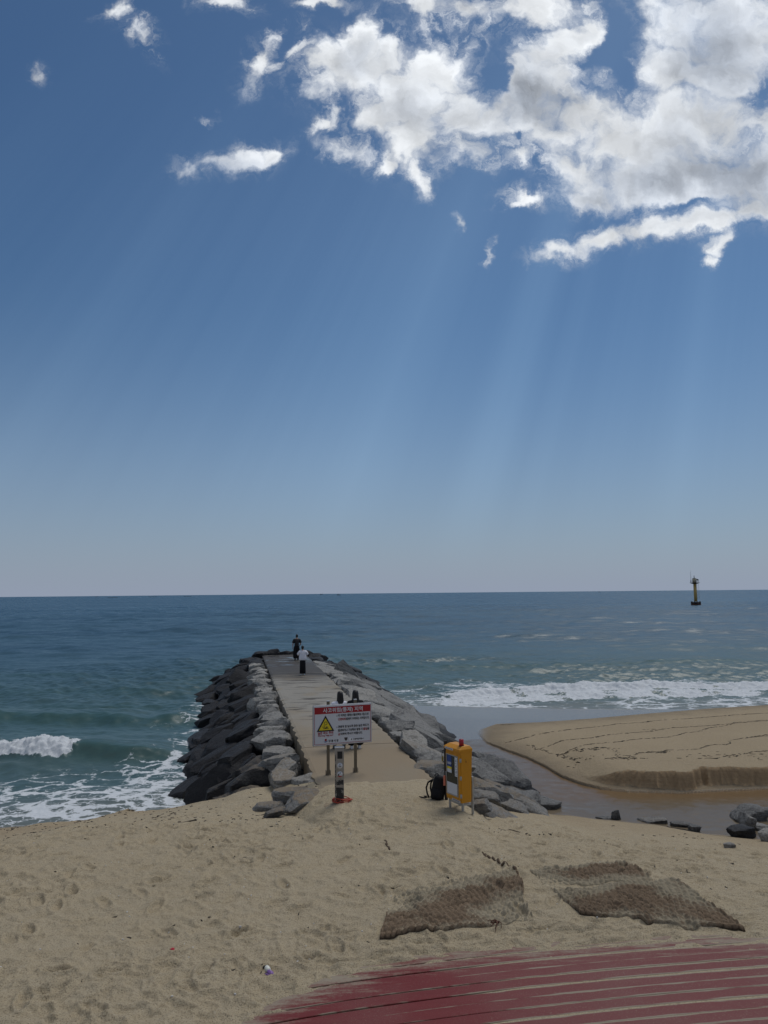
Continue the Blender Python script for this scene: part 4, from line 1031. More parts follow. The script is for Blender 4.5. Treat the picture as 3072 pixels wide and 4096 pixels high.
def person(label, loc, rz, H, arms, hair, top_mat, bottom_mat, bottom='trousers', shoe_mat=None, spread=0.10, sleeve=0.5, lean=0.0, top_long=0.86, head_tilt=0.0, group=None, top_w=1.0):
    root = empty('person', loc, rz, label, 'person', group); k = H/1.72
    S = lambda v: (v[0]*k, v[1]*k, v[2]*k)
    ln = lambda z: lean*(z-0.9)
    J = {'pel': ((0,0,0.93),(0.135,0.10)), 'wai': ((ln(1.07),0,1.07),(0.125,0.09)), 'che': ((ln(1.26),0,1.26),(0.145,0.10)), 'nb': ((ln(1.42),-0.005,1.42),(0.085,0.065)),
         'ne': ((ln(1.48)+head_tilt*0.3,0.01,1.485),(0.052,0.052)), 'hd': ((ln(1.55)+head_tilt*0.6,0.018,1.555),(0.06,0.065))}
    E_ = [('pel','wai'),('wai','che'),('che','nb'),('nb','ne'),('ne','hd')]
    for sx, n in ((-1,'l'),(1,'r')):
        a = arms[n]; sh = (sx*0.175+ln(1.38),0,1.385)
        J['sh'+n] = (sh,(0.058,0.058)); J['el'+n] = (a[0],(0.042,0.042)); J['fa'+n] = (tuple((Vector(a[0])*0.55+Vector(a[1])*0.45)),(0.038,0.036)); J['wr'+n] = (a[1],(0.026,0.024))
        J['hp'+n] = ((sx*0.085,0,0.86),(0.088,0.092)); J['kn'+n] = ((sx*(0.085+spread)*0.62,0.015,0.48),(0.058,0.060)); J['an'+n] = ((sx*spread,-0.015,0.09),(0.038,0.040)); J['to'+n] = ((sx*(spread+0.012),0.10,0.030),(0.040,0.026))
        E_ += [('nb','sh'+n),('sh'+n,'el'+n),('el'+n,'fa'+n),('fa'+n,'wr'+n),('pel','hp'+n),('hp'+n,'kn'+n),('kn'+n,'an'+n),('an'+n,'to'+n)]
    JS = {q: (S(v[0]), (v[1][0]*k, v[1][1]*k)) for q, v in J.items()}
    parts = [skin_mesh(JS, E_, 'pel', 2, 1.08)]
    hc = Vector(S((ln(1.62)+head_tilt,0.02,1.615)))
    parts += head_meshes(hc, 0.225*k)
    for sx, n in ((-1,'l'),(1,'r')):
        a = arms[n]; d = Vector(a[1])-Vector(a[0]); parts += hand_chain(Vector(S(a[1])), d, (0,1,0) if abs(d.normalized().y) < 0.7 else (0,0,1), -sx)
    joined('body', parts, M_SKIN, root)
    # top: torso and sleeves as one skin
    T = {'hem': ((0,0,top_long),(0.172*top_w,0.128)), 'wai': ((ln(1.05),0,1.05),(0.158*top_w,0.122)), 'che': ((ln(1.25),0,1.25),(0.162,0.122)), 'nb': ((ln(1.41),-0.004,1.405),(0.085,0.072)), 'co': ((ln(1.455),0.0,1.452),(0.058,0.058))}
    TE = [('hem','wai'),('wai','che'),('che','nb'),('nb','co')]
    for sx, n in ((-1,'l'),(1,'r')):
        sh = Vector((sx*0.182+ln(1.38),0,1.378)); el = Vector(arms[n][0]); wr = Vector(arms[n][1])
        T['s'+n] = (tuple(sh),(0.074,0.074)); T['m'+n] = (tuple(sh*0.45+el*0.55),(0.070,0.070)); TE += [('nb','s'+n),('s'+n,'m'+n)]
        e1 = sh*0.1+el*0.9 if sleeve < 1 else el
        T['e'+n] = (tuple(e1),(0.072,0.072)); TE.append(('m'+n,'e'+n))
        if sleeve >= 1:
            T['w'+n] = (tuple(el*0.12+wr*0.88),(0.044,0.044)); TE.append(('e'+n,'w'+n))
    joined('shirt', [skin_mesh({q: (S(v[0]), (v[1][0]*k, v[1][1]*k)) for q, v in T.items()}, TE, 'hem', 2, 1.42)], top_mat, root)
    # trousers or skirt
    if bottom == 'skirt':
        m = loft([(S((0,0,1.06)),0.135*k,0.105*k),(S((0,0,0.92)),0.165*k,0.13*k),(S((0,0,0.6)),0.175*k,0.14*k),(S((0,0,0.10)),0.185*k,0.15*k),(S((0,0,0.085)),0.15*k,0.12*k)], 28)
        joined('skirt', [m], bottom_mat, root)
    else:
        w = 0.108 if bottom == 'wide' else 0.075
        B = {'wb': ((0,0,1.05),(0.140,0.108)), 'pe': ((0,0,0.92),(0.160,0.125))}; BE = [('wb','pe')]
        for sx, n in ((-1,'l'),(1,'r')):
            B['h'+n] = ((sx*0.088,0,0.80),(0.104,0.110)); B['k'+n] = ((sx*(0.085+spread)*0.62,0.01,0.46),(w*0.92,w)); B['a'+n] = ((sx*spread,-0.005,0.075),(w,w*1.08))
            BE += [('pe','h'+n),('h'+n,'k'+n),('k'+n,'a'+n)]
        joined('trousers', [skin_mesh({q: (S(v[0]), (v[1][0]*k, v[1][1]*k)) for q, v in B.items()}, BE, 'pe', 2, 1.28)], bottom_mat, root)
    for sx in (-1, 1):
        m = loft([((sx*spread*k,0.035*k,0.004),0.047*k,0.135*k,2.4),((sx*spread*k,0.035*k,0.03*k),0.049*k,0.138*k,2.4),((sx*spread*k,0.02*k,0.065*k),0.043*k,0.115*k,2.2),((sx*spread*k,-0.02*k,0.10*k),0.040*k,0.065*k)], 18)
        joined('shoe', [m], shoe_mat or M_SHOE, root)
    # hair
    mb = MB()
    if hair == 'short':
        b = bmesh.new(); bmesh.ops.create_uvsphere(b, u_segments=24, v_segments=16, radius=1.0)
        for v in b.verts:
            x, y, z = v.co; y2 = y - 0.12
            if y > 0.35 and z < 0.25: y2 = 0.30
            v.co = Vector((x*0.088*k, y2*0.108*k, (z*0.118+0.012)*k)) + hc + Vector((0,-0.004,0.006))
        mb._in(b, smooth=True)
    else:
        rings = []
        for z, rx, ry, oy in ((0.135,0.02,0.02,-0.01),(0.128,0.055,0.060,-0.012),(0.095,0.084,0.090,-0.016),(0.03,0.098,0.104,-0.022),(-0.06,0.104,0.094,-0.035),(-0.15,0.112,0.082,-0.052),(-0.26,0.122,0.072,-0.075),(-0.36,0.115,0.060,-0.085),(-0.42,0.09,0.045,-0.085)):
            rings.append((tuple(hc+Vector((0,oy*k,z*k))), rx*k, ry*k))
        mb.mesh(loft(rings[::-1], 24))
    me = bpy.data.meshes.new('hair'); mb.bm.to_mesh(me); mb.bm.free(); me.polygons.foreach_set('use_smooth', np.ones(len(me.polygons), bool))
    link('hair', me, M_HAIR, root)
    return root
PIER_RZ = math.atan2(-P_D[0], P_D[1])
person('person in charcoal tee and wide black trousers standing at the seaward end of the deck', (-6.31,51.3,DECK_Z), PIER_RZ, 1.78,
       {'l': ((-0.255,-0.02,1.10),(-0.255,0.06,0.86)), 'r': ((0.285,-0.03,1.12),(0.20,0.13,0.93))}, 'short', M_CHAR, M_BLACK, 'wide', M_SHOE_D, 0.10, 0.6, lean=0.02, top_long=0.90)
person('person in loose white tee and long black skirt with both hands raised to the face', (-4.80,41.93,DECK_Z), PIER_RZ-0.05, 1.66,
       {'l': ((-0.30,0.10,1.16),(-0.09,0.30,1.36)), 'r': ((0.30,0.10,1.16),(0.09,0.30,1.36))}, 'short', M_WHITE_CLOTH, M_BLACK, 'skirt', M_SHOE, 0.09, 0.6, top_long=0.82, top_w=1.12, head_tilt=-0.01)
person('long-haired person in white top and pale trousers behind the steel bollard and sign', (-1.43,22.3,DECK_Z), PIER_RZ, 1.67,
       {'l': ((-0.25,0.0,1.10),(-0.20,0.16,0.90)), 'r': ((0.24,0.0,1.10),(0.22,0.10,0.86))}, 'long', M_WHITE_CLOTH, M_CREAM, 'narrow', M_SHOE_D, 0.15, 1.0, head_tilt=0.03)
person('long-haired person dressed in black with white shoes behind the sign board', (-0.93,22.25,DECK_Z), PIER_RZ, 1.71,
       {'l': ((-0.25,0.0,1.10),(-0.22,0.10,0.86)), 'r': ((0.25,0.0,1.10),(0.22,0.14,0.90))}, 'long', M_BLACK, M_BLACK, 'wide', M_SHOE, 0.12, 1.0)

# ------------------------------------------------------------------ warning sign
def pictogram_wave(mb, c, s, y, mat=0, r=0.014):
    """curling wave with a swimmer, strokes as flat tubes; c = (x, z), s = scale"""
    T = lambda pts: [(c[0]+p[0]*s, y, c[1]+p[1]*s) for p in pts]
    arc = lambda cx, cz, rr, a0, a1, n=10: [(cx+rr*math.cos(math.radians(a0+(a1-a0)*i/n)), cz+rr*math.sin(math.radians(a0+(a1-a0)*i/n))) for i in range(n+1)]
    mb.tube(T(arc(0.06, 0.30, 0.17, 200, -60, 14)), r*s/0.5*0.5, 6, mat)
    mb.tube(T([(0.14,0.15),(0.02,0.12),(-0.06,0.17),(-0.13,0.12)]), r*s, 6, mat)
    mb.tube(T(arc(0.22, 0.05, 0.36, 168, 250, 12)), r*s, 6, mat)
    mb.tube(T(arc(0.10, 0.05, 0.42, 195, 250, 10)), r*s, 6, mat)
    mb.tube(T([(-0.18,-0.33),(-0.05,-0.30),(0.06,-0.34),(0.2,-0.29),(0.32,-0.33),(0.42,-0.30)]), r*s, 6, mat)
    mb.tube(T([(0.06,-0.26),(0.16,-0.20),(0.28,-0.14)]), r*1.3*s, 6, mat); mb.tube(T([(0.14,-0.20),(0.10,-0.08)]), r*s, 6, mat); mb.tube(T([(0.20,-0.20),(0.32,-0.22)]), r*s, 6, mat)
    mb.ball((c[0]+0.22*s, y, c[1]-0.10*s), 0.035*s, (1,0.3,1), 8, mat)
def build_sign():
    a = math.radians(18.4); W = 1.60; Z0, Z1 = 0.76, 1.79; Hh = Z1-Z0
    root = empty('warning_sign', (-1.135,19.155,DECK_Z), a, 'red and white Korean surf warning board standing on two brown posts', 'sign')
    MB().box((0,0.035,(Z0+Z1)/2), (W,0.062,Hh), bevel=0.022).build('board', M_SIGN_EDGE, root)
    MB().box((0,0.0005,(Z0+Z1)/2), (W-0.03,0.010,Hh-0.03), bevel=0.004).build('face_panel', M_SIGN_W, root)
    yf = -0.0070
    X = lambda u: -W/2+0.045+(W-0.09)*u
    Zv = lambda v: Z1-0.05-(Hh-0.10)*v
    MB().box(((X(0)+X(1))/2, yf, (Zv(0)+Zv(0.185))/2), (X(1)-X(0), 0.004, Zv(0)-Zv(0.185))).build('header_band', M_RED_P, root)
    b = MB(); t = 0.009
    b.box((X(0)-t/2, yf, (Zv(0)+Zv(1))/2), (t,0.0042,Zv(0)-Zv(1)+2*t)); b.box((X(1)+t/2, yf, (Zv(0)+Zv(1))/2), (t,0.0042,Zv(0)-Zv(1)+2*t)); b.box((0, yf, Zv(1)-t/2), (X(1)-X(0),0.0042,t))
    b.build('border', M_RED_P, root)
    def put(name, txt, u0, v, width, size, mat, par=root):
        me = text_mesh(txt, size, width*(W-0.09)); me.transform(Matrix.Translation((X(u0), yf-0.0045, Zv(v))) @ STAND); return link(name, me, mat, par)
    def lines(name, items, mat):
        for txt, u0, v, wd, size in items: put(name, txt, u0, v, wd, size, mat)
    lines('title_lettering', [('사고위험(통제) 지역', 0.145, 0.142, 0.715, 0.125)], M_SIGN_W)
    blk = [('이 지역은 풍랑(너울성파도 등)으로', 0.415, 0.280, 0.555, 0.072), ('발생이 우려되는 지역입니다.', 0.560, 0.385, 0.420, 0.072),
           ('관광객 및 낚시객 등은 높은 파도가', 0.415, 0.590, 0.555, 0.072), ('발생하거나 기상특보 발령 시', 0.415, 0.690, 0.440, 0.072), ('을', 0.945, 0.690, 0.033, 0.072),
           ('지하여 주시기 바랍니다.', 0.455, 0.790, 0.400, 0.072), ('강 릉 시 장', 0.245, 0.955, 0.175, 0.064), ('강릉해양경찰서', 0.685, 0.945, 0.185, 0.050)]
    lines('notice_lettering', blk, M_INK)
    lines('red_lettering', [('인명피해', 0.415, 0.385, 0.135, 0.072), ('출입', 0.868, 0.690, 0.072, 0.072), ('금', 0.415, 0.790, 0.034, 0.072), ('높은 파도 주의', 0.055, 0.735, 0.270, 0.078), ('Warning: High surf', 0.055, 0.790, 0.270, 0.050)], M_RED_P)
    d = MB()
    for v in (0.262, 0.572): d.box((X(0.393), yf, Zv(v)), (0.013,0.005,0.028))
    d.build('bullet_marks', M_INK, root)
    # triangle
    tri = lambda k: [(X(0.19)+sx*k, yf, Zv(0.485)+sz*k) for sx, sz in ((-1.0,-0.70),(1.0,-0.70),(0.0,1.02))]
    tb = MB(); tb.poly([(p[0], yf-0.002, p[2]) for p in tri(0.235)], (0,0.003,0)); tr = tb.build('warning_triangle', M_INK, root)
    ty = MB(); ty.poly([(X(0.19)+sx*0.176, yf-0.0045, Zv(0.495)+sz*0.176) for sx, sz in ((-1.0,-0.70),(1.0,-0.70),(0.0,1.02))], (0,0.002,0)); ty.build('triangle_field', M_YEL, tr)
    pw = MB(); pictogram_wave(pw, (X(0.185), Zv(0.510)), 0.22, yf-0.006, r=0.026); pw.build('wave_pictogram', M_INK, tr)
    # emblems along the foot
    em = MB(); em.cyl((X(0.195), yf, Zv(0.895)), 0.029, 0.005, 24, rot=Matrix.Rotation(math.pi/2,3,'X')); eo = em.build('city_emblem', M_RED_P, root)
    wv = MB(); wv.poly([(X(0.155),yf-0.002,Zv(0.935)),(X(0.175),yf-0.002,Zv(0.955)),(X(0.20),yf-0.002,Zv(0.960)),(X(0.235),yf-0.002,Zv(0.925)),(X(0.215),yf-0.002,Zv(0.930)),(X(0.19),yf-0.002,Zv(0.936))], (0,0.004,0)); wv.build('emblem_wave', M_BLUE, eo)
    st = MB(); st.box((X(0.745), yf, Zv(0.925)), (0.40,0.003,0.072)); st.build('patch_label', simple('label_white',(0.66,0.67,0.70),0.4), root)
    e2 = MB()
    e2.poly([(X(0.525),yf-0.002,Zv(0.865)),(X(0.585),yf-0.002,Zv(0.865)),(X(0.578),yf-0.002,Zv(0.925)),(X(0.555),yf-0.002,Zv(0.962)),(X(0.532),yf-0.002,Zv(0.925))], (0,0.004,0))
    e2.cyl((X(0.655), yf-0.002, Zv(0.925)), 0.017, 0.005, 8, rot=Matrix.Rotation(math.pi/2,3,'X'))
    e2.build('police_emblem', simple('emblem_dark',(0.05,0.04,0.04),0.5), root)
    for sx in (-0.37, 0.37):
        p = MB(); p.box((sx,0.10,0.93), (0.075,0.05,1.86), bevel=0.006); po = p.build('post', M_BRONZE, root)
        MB().box((sx,0.10,1.875), (0.082,0.057,0.028), bevel=0.008).build('post_cap', M_ALU, po)
        MB().box((sx,0.10,0.006), (0.13,0.09,0.012)).build('base_plate', M_BRONZE, po)
        for bx in (-0.056, 0.056):
            for by in (-0.035, 0.035): MB().cyl((sx+bx,0.10+by,0.06), 0.006, 0.12, 8).build('anchor_bolt', M_INK, po)
build_sign()

# ------------------------------------------------------------------ steel bollard post
def build_bollard():
    gz = ground_z(-1.06,16.54)
    root = empty('bollard', (-1.06,16.54,gz-0.02), math.radians(4), 'square stainless bollard with peeling black film and two round stickers', 'bollard')
    b = MB(); b.box((0,0,0.6), (0.205,0.16,1.20), bevel=0.012); b.build('body', M_STEEL, root)
    MB().box((0,0,1.212), (0.22,0.175,0.03), bevel=0.010).build('cap', M_STEEL, root)
    fm, g = newmat('peeling_black_film'); O = g.obj(); n = g.noise(O, 9.0, 6, 0.7)
    c = g.mix(g.ramp(g.add(n, g.mul(g.sub(g.noise(O, 40, 3), 0.5), 0.15)), 0.52, 0.56), (0.012,0.012,0.013), (0.25,0.235,0.21)); g.bsdf(c, 0.5)
    for (z0, z1, x0, x1, mat) in ((0.98,1.14,-0.045,0.068,M_INK),(0.02,0.36,-0.075,0.095,fm),(0.41,0.52,-0.068,0.090,fm)):
        f = MB(); f.box(((x0+x1)/2,-0.0815,(z0+z1)/2), (x1-x0,0.003,z1-z0)); f.build('film_patch', mat, root)
    e = MB(); e.box((-0.088,-0.0808,0.62), (0.018,0.002,0.9)); e.build('film_edge', fm, root)
    RX = Matrix.Rotation(math.pi/2,3,'X')
    for z, kind in ((0.83,'wave'),(0.645,'cliff')):
        s = MB(); s.cyl((0.012,-0.0825,z), 0.062, 0.004, 32, rot=RX); so_ = s.build('sticker', M_SIGN_W, root)
        p = MB()
        if kind == 'wave': pictogram_wave(p, (0.006,z+0.004), 0.085, -0.0855, r=0.03); p.build('pictogram', M_INK, so_)
        else:
            p.poly([(-0.040,-0.0862,z-0.030),(-0.002,-0.0862,z-0.030),(-0.004,-0.0862,z+0.004),(-0.018,-0.0862,z+0.016),(-0.030,-0.0862,z-0.004)], (0,0.002,0)); p.tube([(0.004,-0.086,z+0.012),(0.018,-0.086,z+0.026),(0.026,-0.086,z+0.040)], 0.004, 6); p.tube([(0.006,-0.086,z+0.03),(0.03,-0.086,z+0.02)], 0.0035, 6); p.build('pictogram', M_INK, so_)
            r = MB(); n = 24
            r.poly([(0.012+0.0615*math.cos(math.radians(a)),-0.0852,z+0.0615*math.sin(math.radians(a))) for a in range(212,329,8)], (0,0.002,0)); r.build('red_band', M_RED_P, so_)
    # orange-red tape crumpled round its foot
    rng = random.Random(3); t = MB()
    base = ground_z(-1.06,16.54)
    for j in range(5):
        pts = []
        for i in range(22):
            a = 2*math.pi*i/21 + j*0.4; rr = 0.122+0.02*math.sin(3*a+j)+rng.uniform(-0.012,0.012)+0.016*(j%3)
            if math.cos(a) > 0.55: rr += 0.10*(math.cos(a)-0.55)/0.45
            pts.append((rr*math.cos(a)*1.05, rr*math.sin(a)*0.9, 0.025+0.016*j+0.02*math.sin(2*a+j*1.3)))
        t.tube(pts, 0.010, 6)
    o = t.build('tape', M_ORANGE); o.location = (-1.06,16.54,base-0.005); tag(o, 'crumpled orange-red tape wound round the foot of the steel bollard', 'tape')
build_bollard()

# ------------------------------------------------------------------ yellow rescue cabinet
def build_cabinet():
    gz = min(ground_z(1.7,15.8), ground_z(1.4,16.3))
    # local x = along the door (far edge -> near edge), local -y = out of the door
    ang = math.atan2(-0.87, 0.50)
    root = empty('rescue_cabinet', (1.60,15.75,gz), ang, 'yellow enamelled rescue equipment cabinet on steel legs with red beacon', 'cabinet')
    W, D, z0, z1 = 0.56, 0.27, 0.21, 1.27
    # x from -W (far) to 0 (near), y from 0 (door) to +D (back); slight flare towards the top
    b = MB(); fl = 0.03
    lo = [(-W,0,z0),(0,0,z0),(0,D-0.02,z0),(-W,D-0.02,z0)]; hi = [(-W,0,z1),(0,0,z1),(0,D+fl,z1),(-W,D+fl,z1)]
    vs = [b.bm.verts.new(p) for p in lo+hi]
    for q in ((0,3,2,1),(4,5,6,7),(0,1,5,4),(1,2,6,5),(2,3,7,6),(3,0,4,7)): b.bm.faces.new([vs[i] for i in q])
    bmesh.ops.bevel(b.bm, geom=b.bm.edges[:], offset=0.005, segments=1, affect='EDGES')
    body = b.build('body', M_CAB, root)
    r = MB(); o_ = 0.025
    lo = [(-W-o_,-o_*1.6,z1),(o_*0.4,-o_*1.6,z1),(o_*0.4,D+fl+0.005,z1),(-W-o_,D+fl+0.005,z1)]; mid = [(p[0],p[1],z1+0.05) for p in lo]
    hi = [(-W+0.03,0.07,z1+0.11),(-0.035,0.07,z1+0.11),(-0.035,D-0.01,z1+0.11),(-W+0.03,D-0.01,z1+0.11)]
    vs = [r.bm.verts.new(p) for p in lo+mid+hi]
    for q in ((0,3,2,1),(8,9,10,11),(0,1,5,4),(1,2,6,5),(2,3,7,6),(3,0,4,7),(4,5,9,8),(5,6,10,9),(6,7,11,10),(7,4,8,11)): r.bm.faces.new([vs[i] for i in q])
    bmesh.ops.bevel(r.bm, geom=r.bm.edges[:], offset=0.004, segments=1, affect='EDGES')
    r.build('roof', M_CAB, root)
    lamp = MB(); lamp.cyl((-0.11,0.10,z1+0.175), 0.052, 0.13, 24); lamp.cyl((-0.11,0.10,z1+0.243), 0.046, 0.01, 24); lo_ = lamp.build('beacon', M_REDLAMP, root)
    MB().cyl((-0.11,0.10,z1+0.105), 0.058, 0.02, 24).build('beacon_base', M_INK, lo_)
    # door
    d = MB(); dx0, dx1, dz0, dz1 = -W+0.02, -0.012, z0+0.05, z1-0.07
    d.box(((dx0+dx1)/2,-0.010,(dz0+dz1)/2), (dx1-dx0,0.022,dz1-dz0), bevel=0.006); door = d.build('door', M_CAB, root)
    wx0, wx1, wz0, wz1 = dx0+0.035, dx1-0.075, dz0+0.07, dz1-0.04
    fr = MB(); ft = 0.016
    for (cx, cz, sx, sz) in (((wx0+wx1)/2,wz0,wx1-wx0+ft,ft),((wx0+wx1)/2,wz1,wx1-wx0+ft,ft),(wx0,(wz0+wz1)/2,ft,wz1-wz0-ft),(wx1,(wz0+wz1)/2,ft,wz1-wz0-ft)): fr.box((cx,-0.025,cz), (sx,0.016,sz))
    fr.build('window_frame', M_ALU, door)
    MB().box(((wx0+wx1)/2,-0.0225,(wz0+wz1)/2), (wx1-wx0-ft,0.004,wz1-wz0-ft)).build('window_pane', M_GLASS_D, door)
    yp = -0.0265; ww = wx1-wx0
    w1 = MB(); w1.box(((wx0+wx1)/2-0.01,yp,wz0+0.13), (ww-0.04,0.003,0.235)); w1.build('white_sheet', M_SIGN_W, door)
    pb = MB(); pb.box((wx0+0.105,yp,wz1-0.135), (0.16,0.003,0.235)); po = pb.build('blue_poster', M_BLUE, door)
    me = text_mesh('1600', 0.075, 0.14); me.transform(Matrix.Translation((wx0+0.035,yp-0.003,wz1-0.205)) @ STAND); link('poster_number', me, M_SIGN_W, po)
    MB().box((wx0+0.105,yp,wz1-0.278), (0.16,0.0031,0.05)).build('poster_yellow_strip', M_YEL, po)
    MB().box((wx0+0.105,yp,wz1-0.342), (0.16,0.0031,0.075)).build('poster_white_strip', M_SIGN_W, po)
    g1 = MB(); gx = wx1-0.062; g1.box((gx,yp,wz1-0.22), (0.095,0.003,0.40)); go = g1.build('guide_sheet', M_SIGN_W, door)
    gi = MB()
    for k in range(3):
        zc = wz1-0.10-k*0.12; gi.box((gx,yp-0.002,zc-0.05), (0.08,0.002,0.004)); gi.tube([(gx-0.02,yp-0.002,zc+0.02),(gx,yp-0.002,zc-0.01),(gx+0.02,yp-0.002,zc+0.01)], 0.005, 6); gi.ball((gx+0.012,yp-0.002,zc+0.028), 0.009, (1,0.3,1), 8)
    gi.build('guide_drawings', M_INK, go)
    for z in (dz0+0.10, (dz0+dz1)/2, dz1-0.10):
        hb = MB(); hb.box((-0.004,-0.012,z), (0.035,0.034,0.075), bevel=0.003); hb.cyl((0.013,-0.012,z), 0.011, 0.08, 10); hb.build('hinge', M_ALU, door)
    MB().box((dx0+0.03,-0.03,(dz0+dz1)/2), (0.025,0.03,0.10), bevel=0.005).build('handle', M_ALU, door)
    def plate(name, x, z, w, h):
        pl = MB(); pl.box((x,-0.046 if z > z1 else -0.0045,z), (w,0.003,h)); o = pl.build(name, M_SIGN_W, root)
        li = MB()
        for k in range(7): li.box((x-w*0.36+k*w*0.12,(-0.048 if z > z1 else -0.0065),z), (w*0.07,0.002,h*0.45))
        li.build('print', M_INK, o)
    plate('top_label', -0.38, z1+0.022, 0.30, 0.042); plate('lower_label', -0.20, z0+0.022, 0.30, 0.042)
    ru = MB(); ru.box((0.0125,0.125,1.06), (0.002,0.018,0.03)); ru.box((0.0125,0.12,1.10), (0.002,0.01,0.012)); ru.build('rust_spot', M_RUST, body)
    # legs: channels up the back and short posts in front, with cross bars
    for x in (-W+0.05, -0.035):
        l = MB(); l.box((x,D+0.040,0.33), (0.05,0.035,0.78), bevel=0.003); l.build('leg', M_ALU, root)
        l = MB(); l.box((x,0.05,0.09), (0.045,0.04,0.26), bevel=0.003); l.build('leg', M_ALU, root)
        MB().box((x,0.155,0.165), (0.03,0.20,0.035)).build('leg_brace', M_ALU, root)
    MB().box((-W/2,0.05,0.17), (W-0.13,0.02,0.06)).build('cross_bar', M_ALU, root)
build_cabinet()

# ------------------------------------------------------------------ old wooden post with ropes behind the cabinet, backpack against it
def build_post():
    x, y = 1.345, 16.66; gz = ground_z(x, y)
    root = empty('timber_post', (x,y,gz-0.03), 0.3, 'old dark timber post with rope and faded tags behind the yellow cabinet', 'post')
    b = MB(); b.box((0,0,0.66), (0.06,0.075,1.34), bevel=0.012)
    for v in b.bm.verts:
        v.co.x += 0.008*math.sin(v.co.z*7); v.co.y += 0.006*math.sin(v.co.z*9+1)
    b.build('shaft', M_WOOD_D, root)
    rp = MB()
    for z in (1.12, 0.86, 0.52):
        rp.tube([(0.06*math.cos(a)*1.05,0.068*math.sin(a),z+0.012*math.sin(a*2)) for a in [i*math.pi/8 for i in range(17)]], 0.009, 6)
    rp.tube([(-0.06,-0.02,1.12),(-0.10,-0.03,1.05),(-0.09,-0.03,0.95),(-0.06,-0.03,0.86)], 0.008, 6)
    rp.build('rope', simple('old_rope',(0.06,0.05,0.04),0.9), root)
    MB().box((-0.085,-0.03,0.94), (0.04,0.012,0.11), bevel=0.003).build('tag', simple('tag_olive',(0.28,0.24,0.05),0.6), root)
    MB().box((-0.062,-0.055,0.47), (0.05,0.014,0.22), bevel=0.004).build('ribbon', M_PINK, root)
build_post()
def build_backpack():
    x, y = 1.14, 16.75; gz = ground_z(x, y)
    root = empty('backpack', (x,y,gz-0.01), math.radians(-28), 'black backpack standing on the sand with its straps splayed, leaning at the timber post', 'bag')
    Mt = Matrix.Rotation(0.16, 4, 'Y')
    def L(rings, name, mat, par=root):
        me = loft(rings, 24); me.transform(Mt); return link(name, me, mat, par)
    L([((0,0,0.0),0.13,0.085,3.2),((0,0,0.03),0.15,0.10,3.2),((0,0,0.20),0.155,0.105,3.0),((0,0,0.38),0.14,0.095,2.8),((0,0.0,0.48),0.115,0.08,2.5),((0,0,0.53),0.07,0.05,2.2)], 'main_compartment', M_PACK)
    L([((0.02,-0.085,0.04),0.11,0.045,3),((0.02,-0.098,0.12),0.115,0.05,3),((0.02,-0.09,0.24),0.105,0.04,3),((0.02,-0.08,0.27),0.08,0.025,2.5)], 'front_pocket', M_PACK)
    s1 = MB(); s1.tube([(-0.10,-0.02,0.42),(-0.20,-0.03,0.36),(-0.245,-0.04,0.24),(-0.22,-0.05,0.12),(-0.17,-0.06,0.03)], 0.020, 8); s1.build('shoulder_strap', M_PACK, root)
    s2 = MB(); s2.tube([(-0.11,0.05,0.42),(-0.17,0.06,0.33),(-0.18,0.05,0.2),(-0.14,0.04,0.08)], 0.020, 8); s2.build('shoulder_strap', M_PACK, root)
    s3 = MB(); s3.tube([(-0.12,-0.05,0.05),(-0.22,-0.07,0.04),(-0.32,-0.09,0.03),(-0.40,-0.10,0.035)], 0.012, 8); s3.box((-0.25,-0.08,0.045),(0.06,0.03,0.05),bevel=0.006); s3.build('waist_strap', M_PACK, root)
    h = MB(); h.tube([(-0.04,0,0.50),(-0.02,0,0.56),(0.03,0,0.57),(0.06,0,0.52)], 0.010, 8); h.build('handle', M_PACK, root)
build_backpack()

# ------------------------------------------------------------------ coir mats half buried in the sand
def mat_coir():
    m, g = newmat('coir_rope'); O = g.pos(); n = g.noise(O, 22, 5, 0.7); k = g.attr('knot'); big = g.noise(O, 1.6, 4)
    fib = g.noise(g.mapping(O, rot=(0,0,0.6), scale=(130,30,60)), 1.0, 3, 0.7)
    c = g.mix(n, (0.120,0.085,0.055), (0.29,0.215,0.148)); c = g.mix(g.mul(g.ramp(fib, 0.5, 0.7), 0.5), c, (0.20,0.145,0.095))
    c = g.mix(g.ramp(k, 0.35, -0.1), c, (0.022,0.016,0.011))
    s = g.attr('sanded'); c = g.mix(g.ramp(g.add(s, g.mul(g.sub(n, 0.5), 0.9)), 0.36, 0.80), c, (0.315,0.272,0.195))
    g.bsdf(c, 0.95, 0.1, normal=g.bump(g.add(n, fib), 0.8, 0.02)); return m
M_COIR = mat_coir()
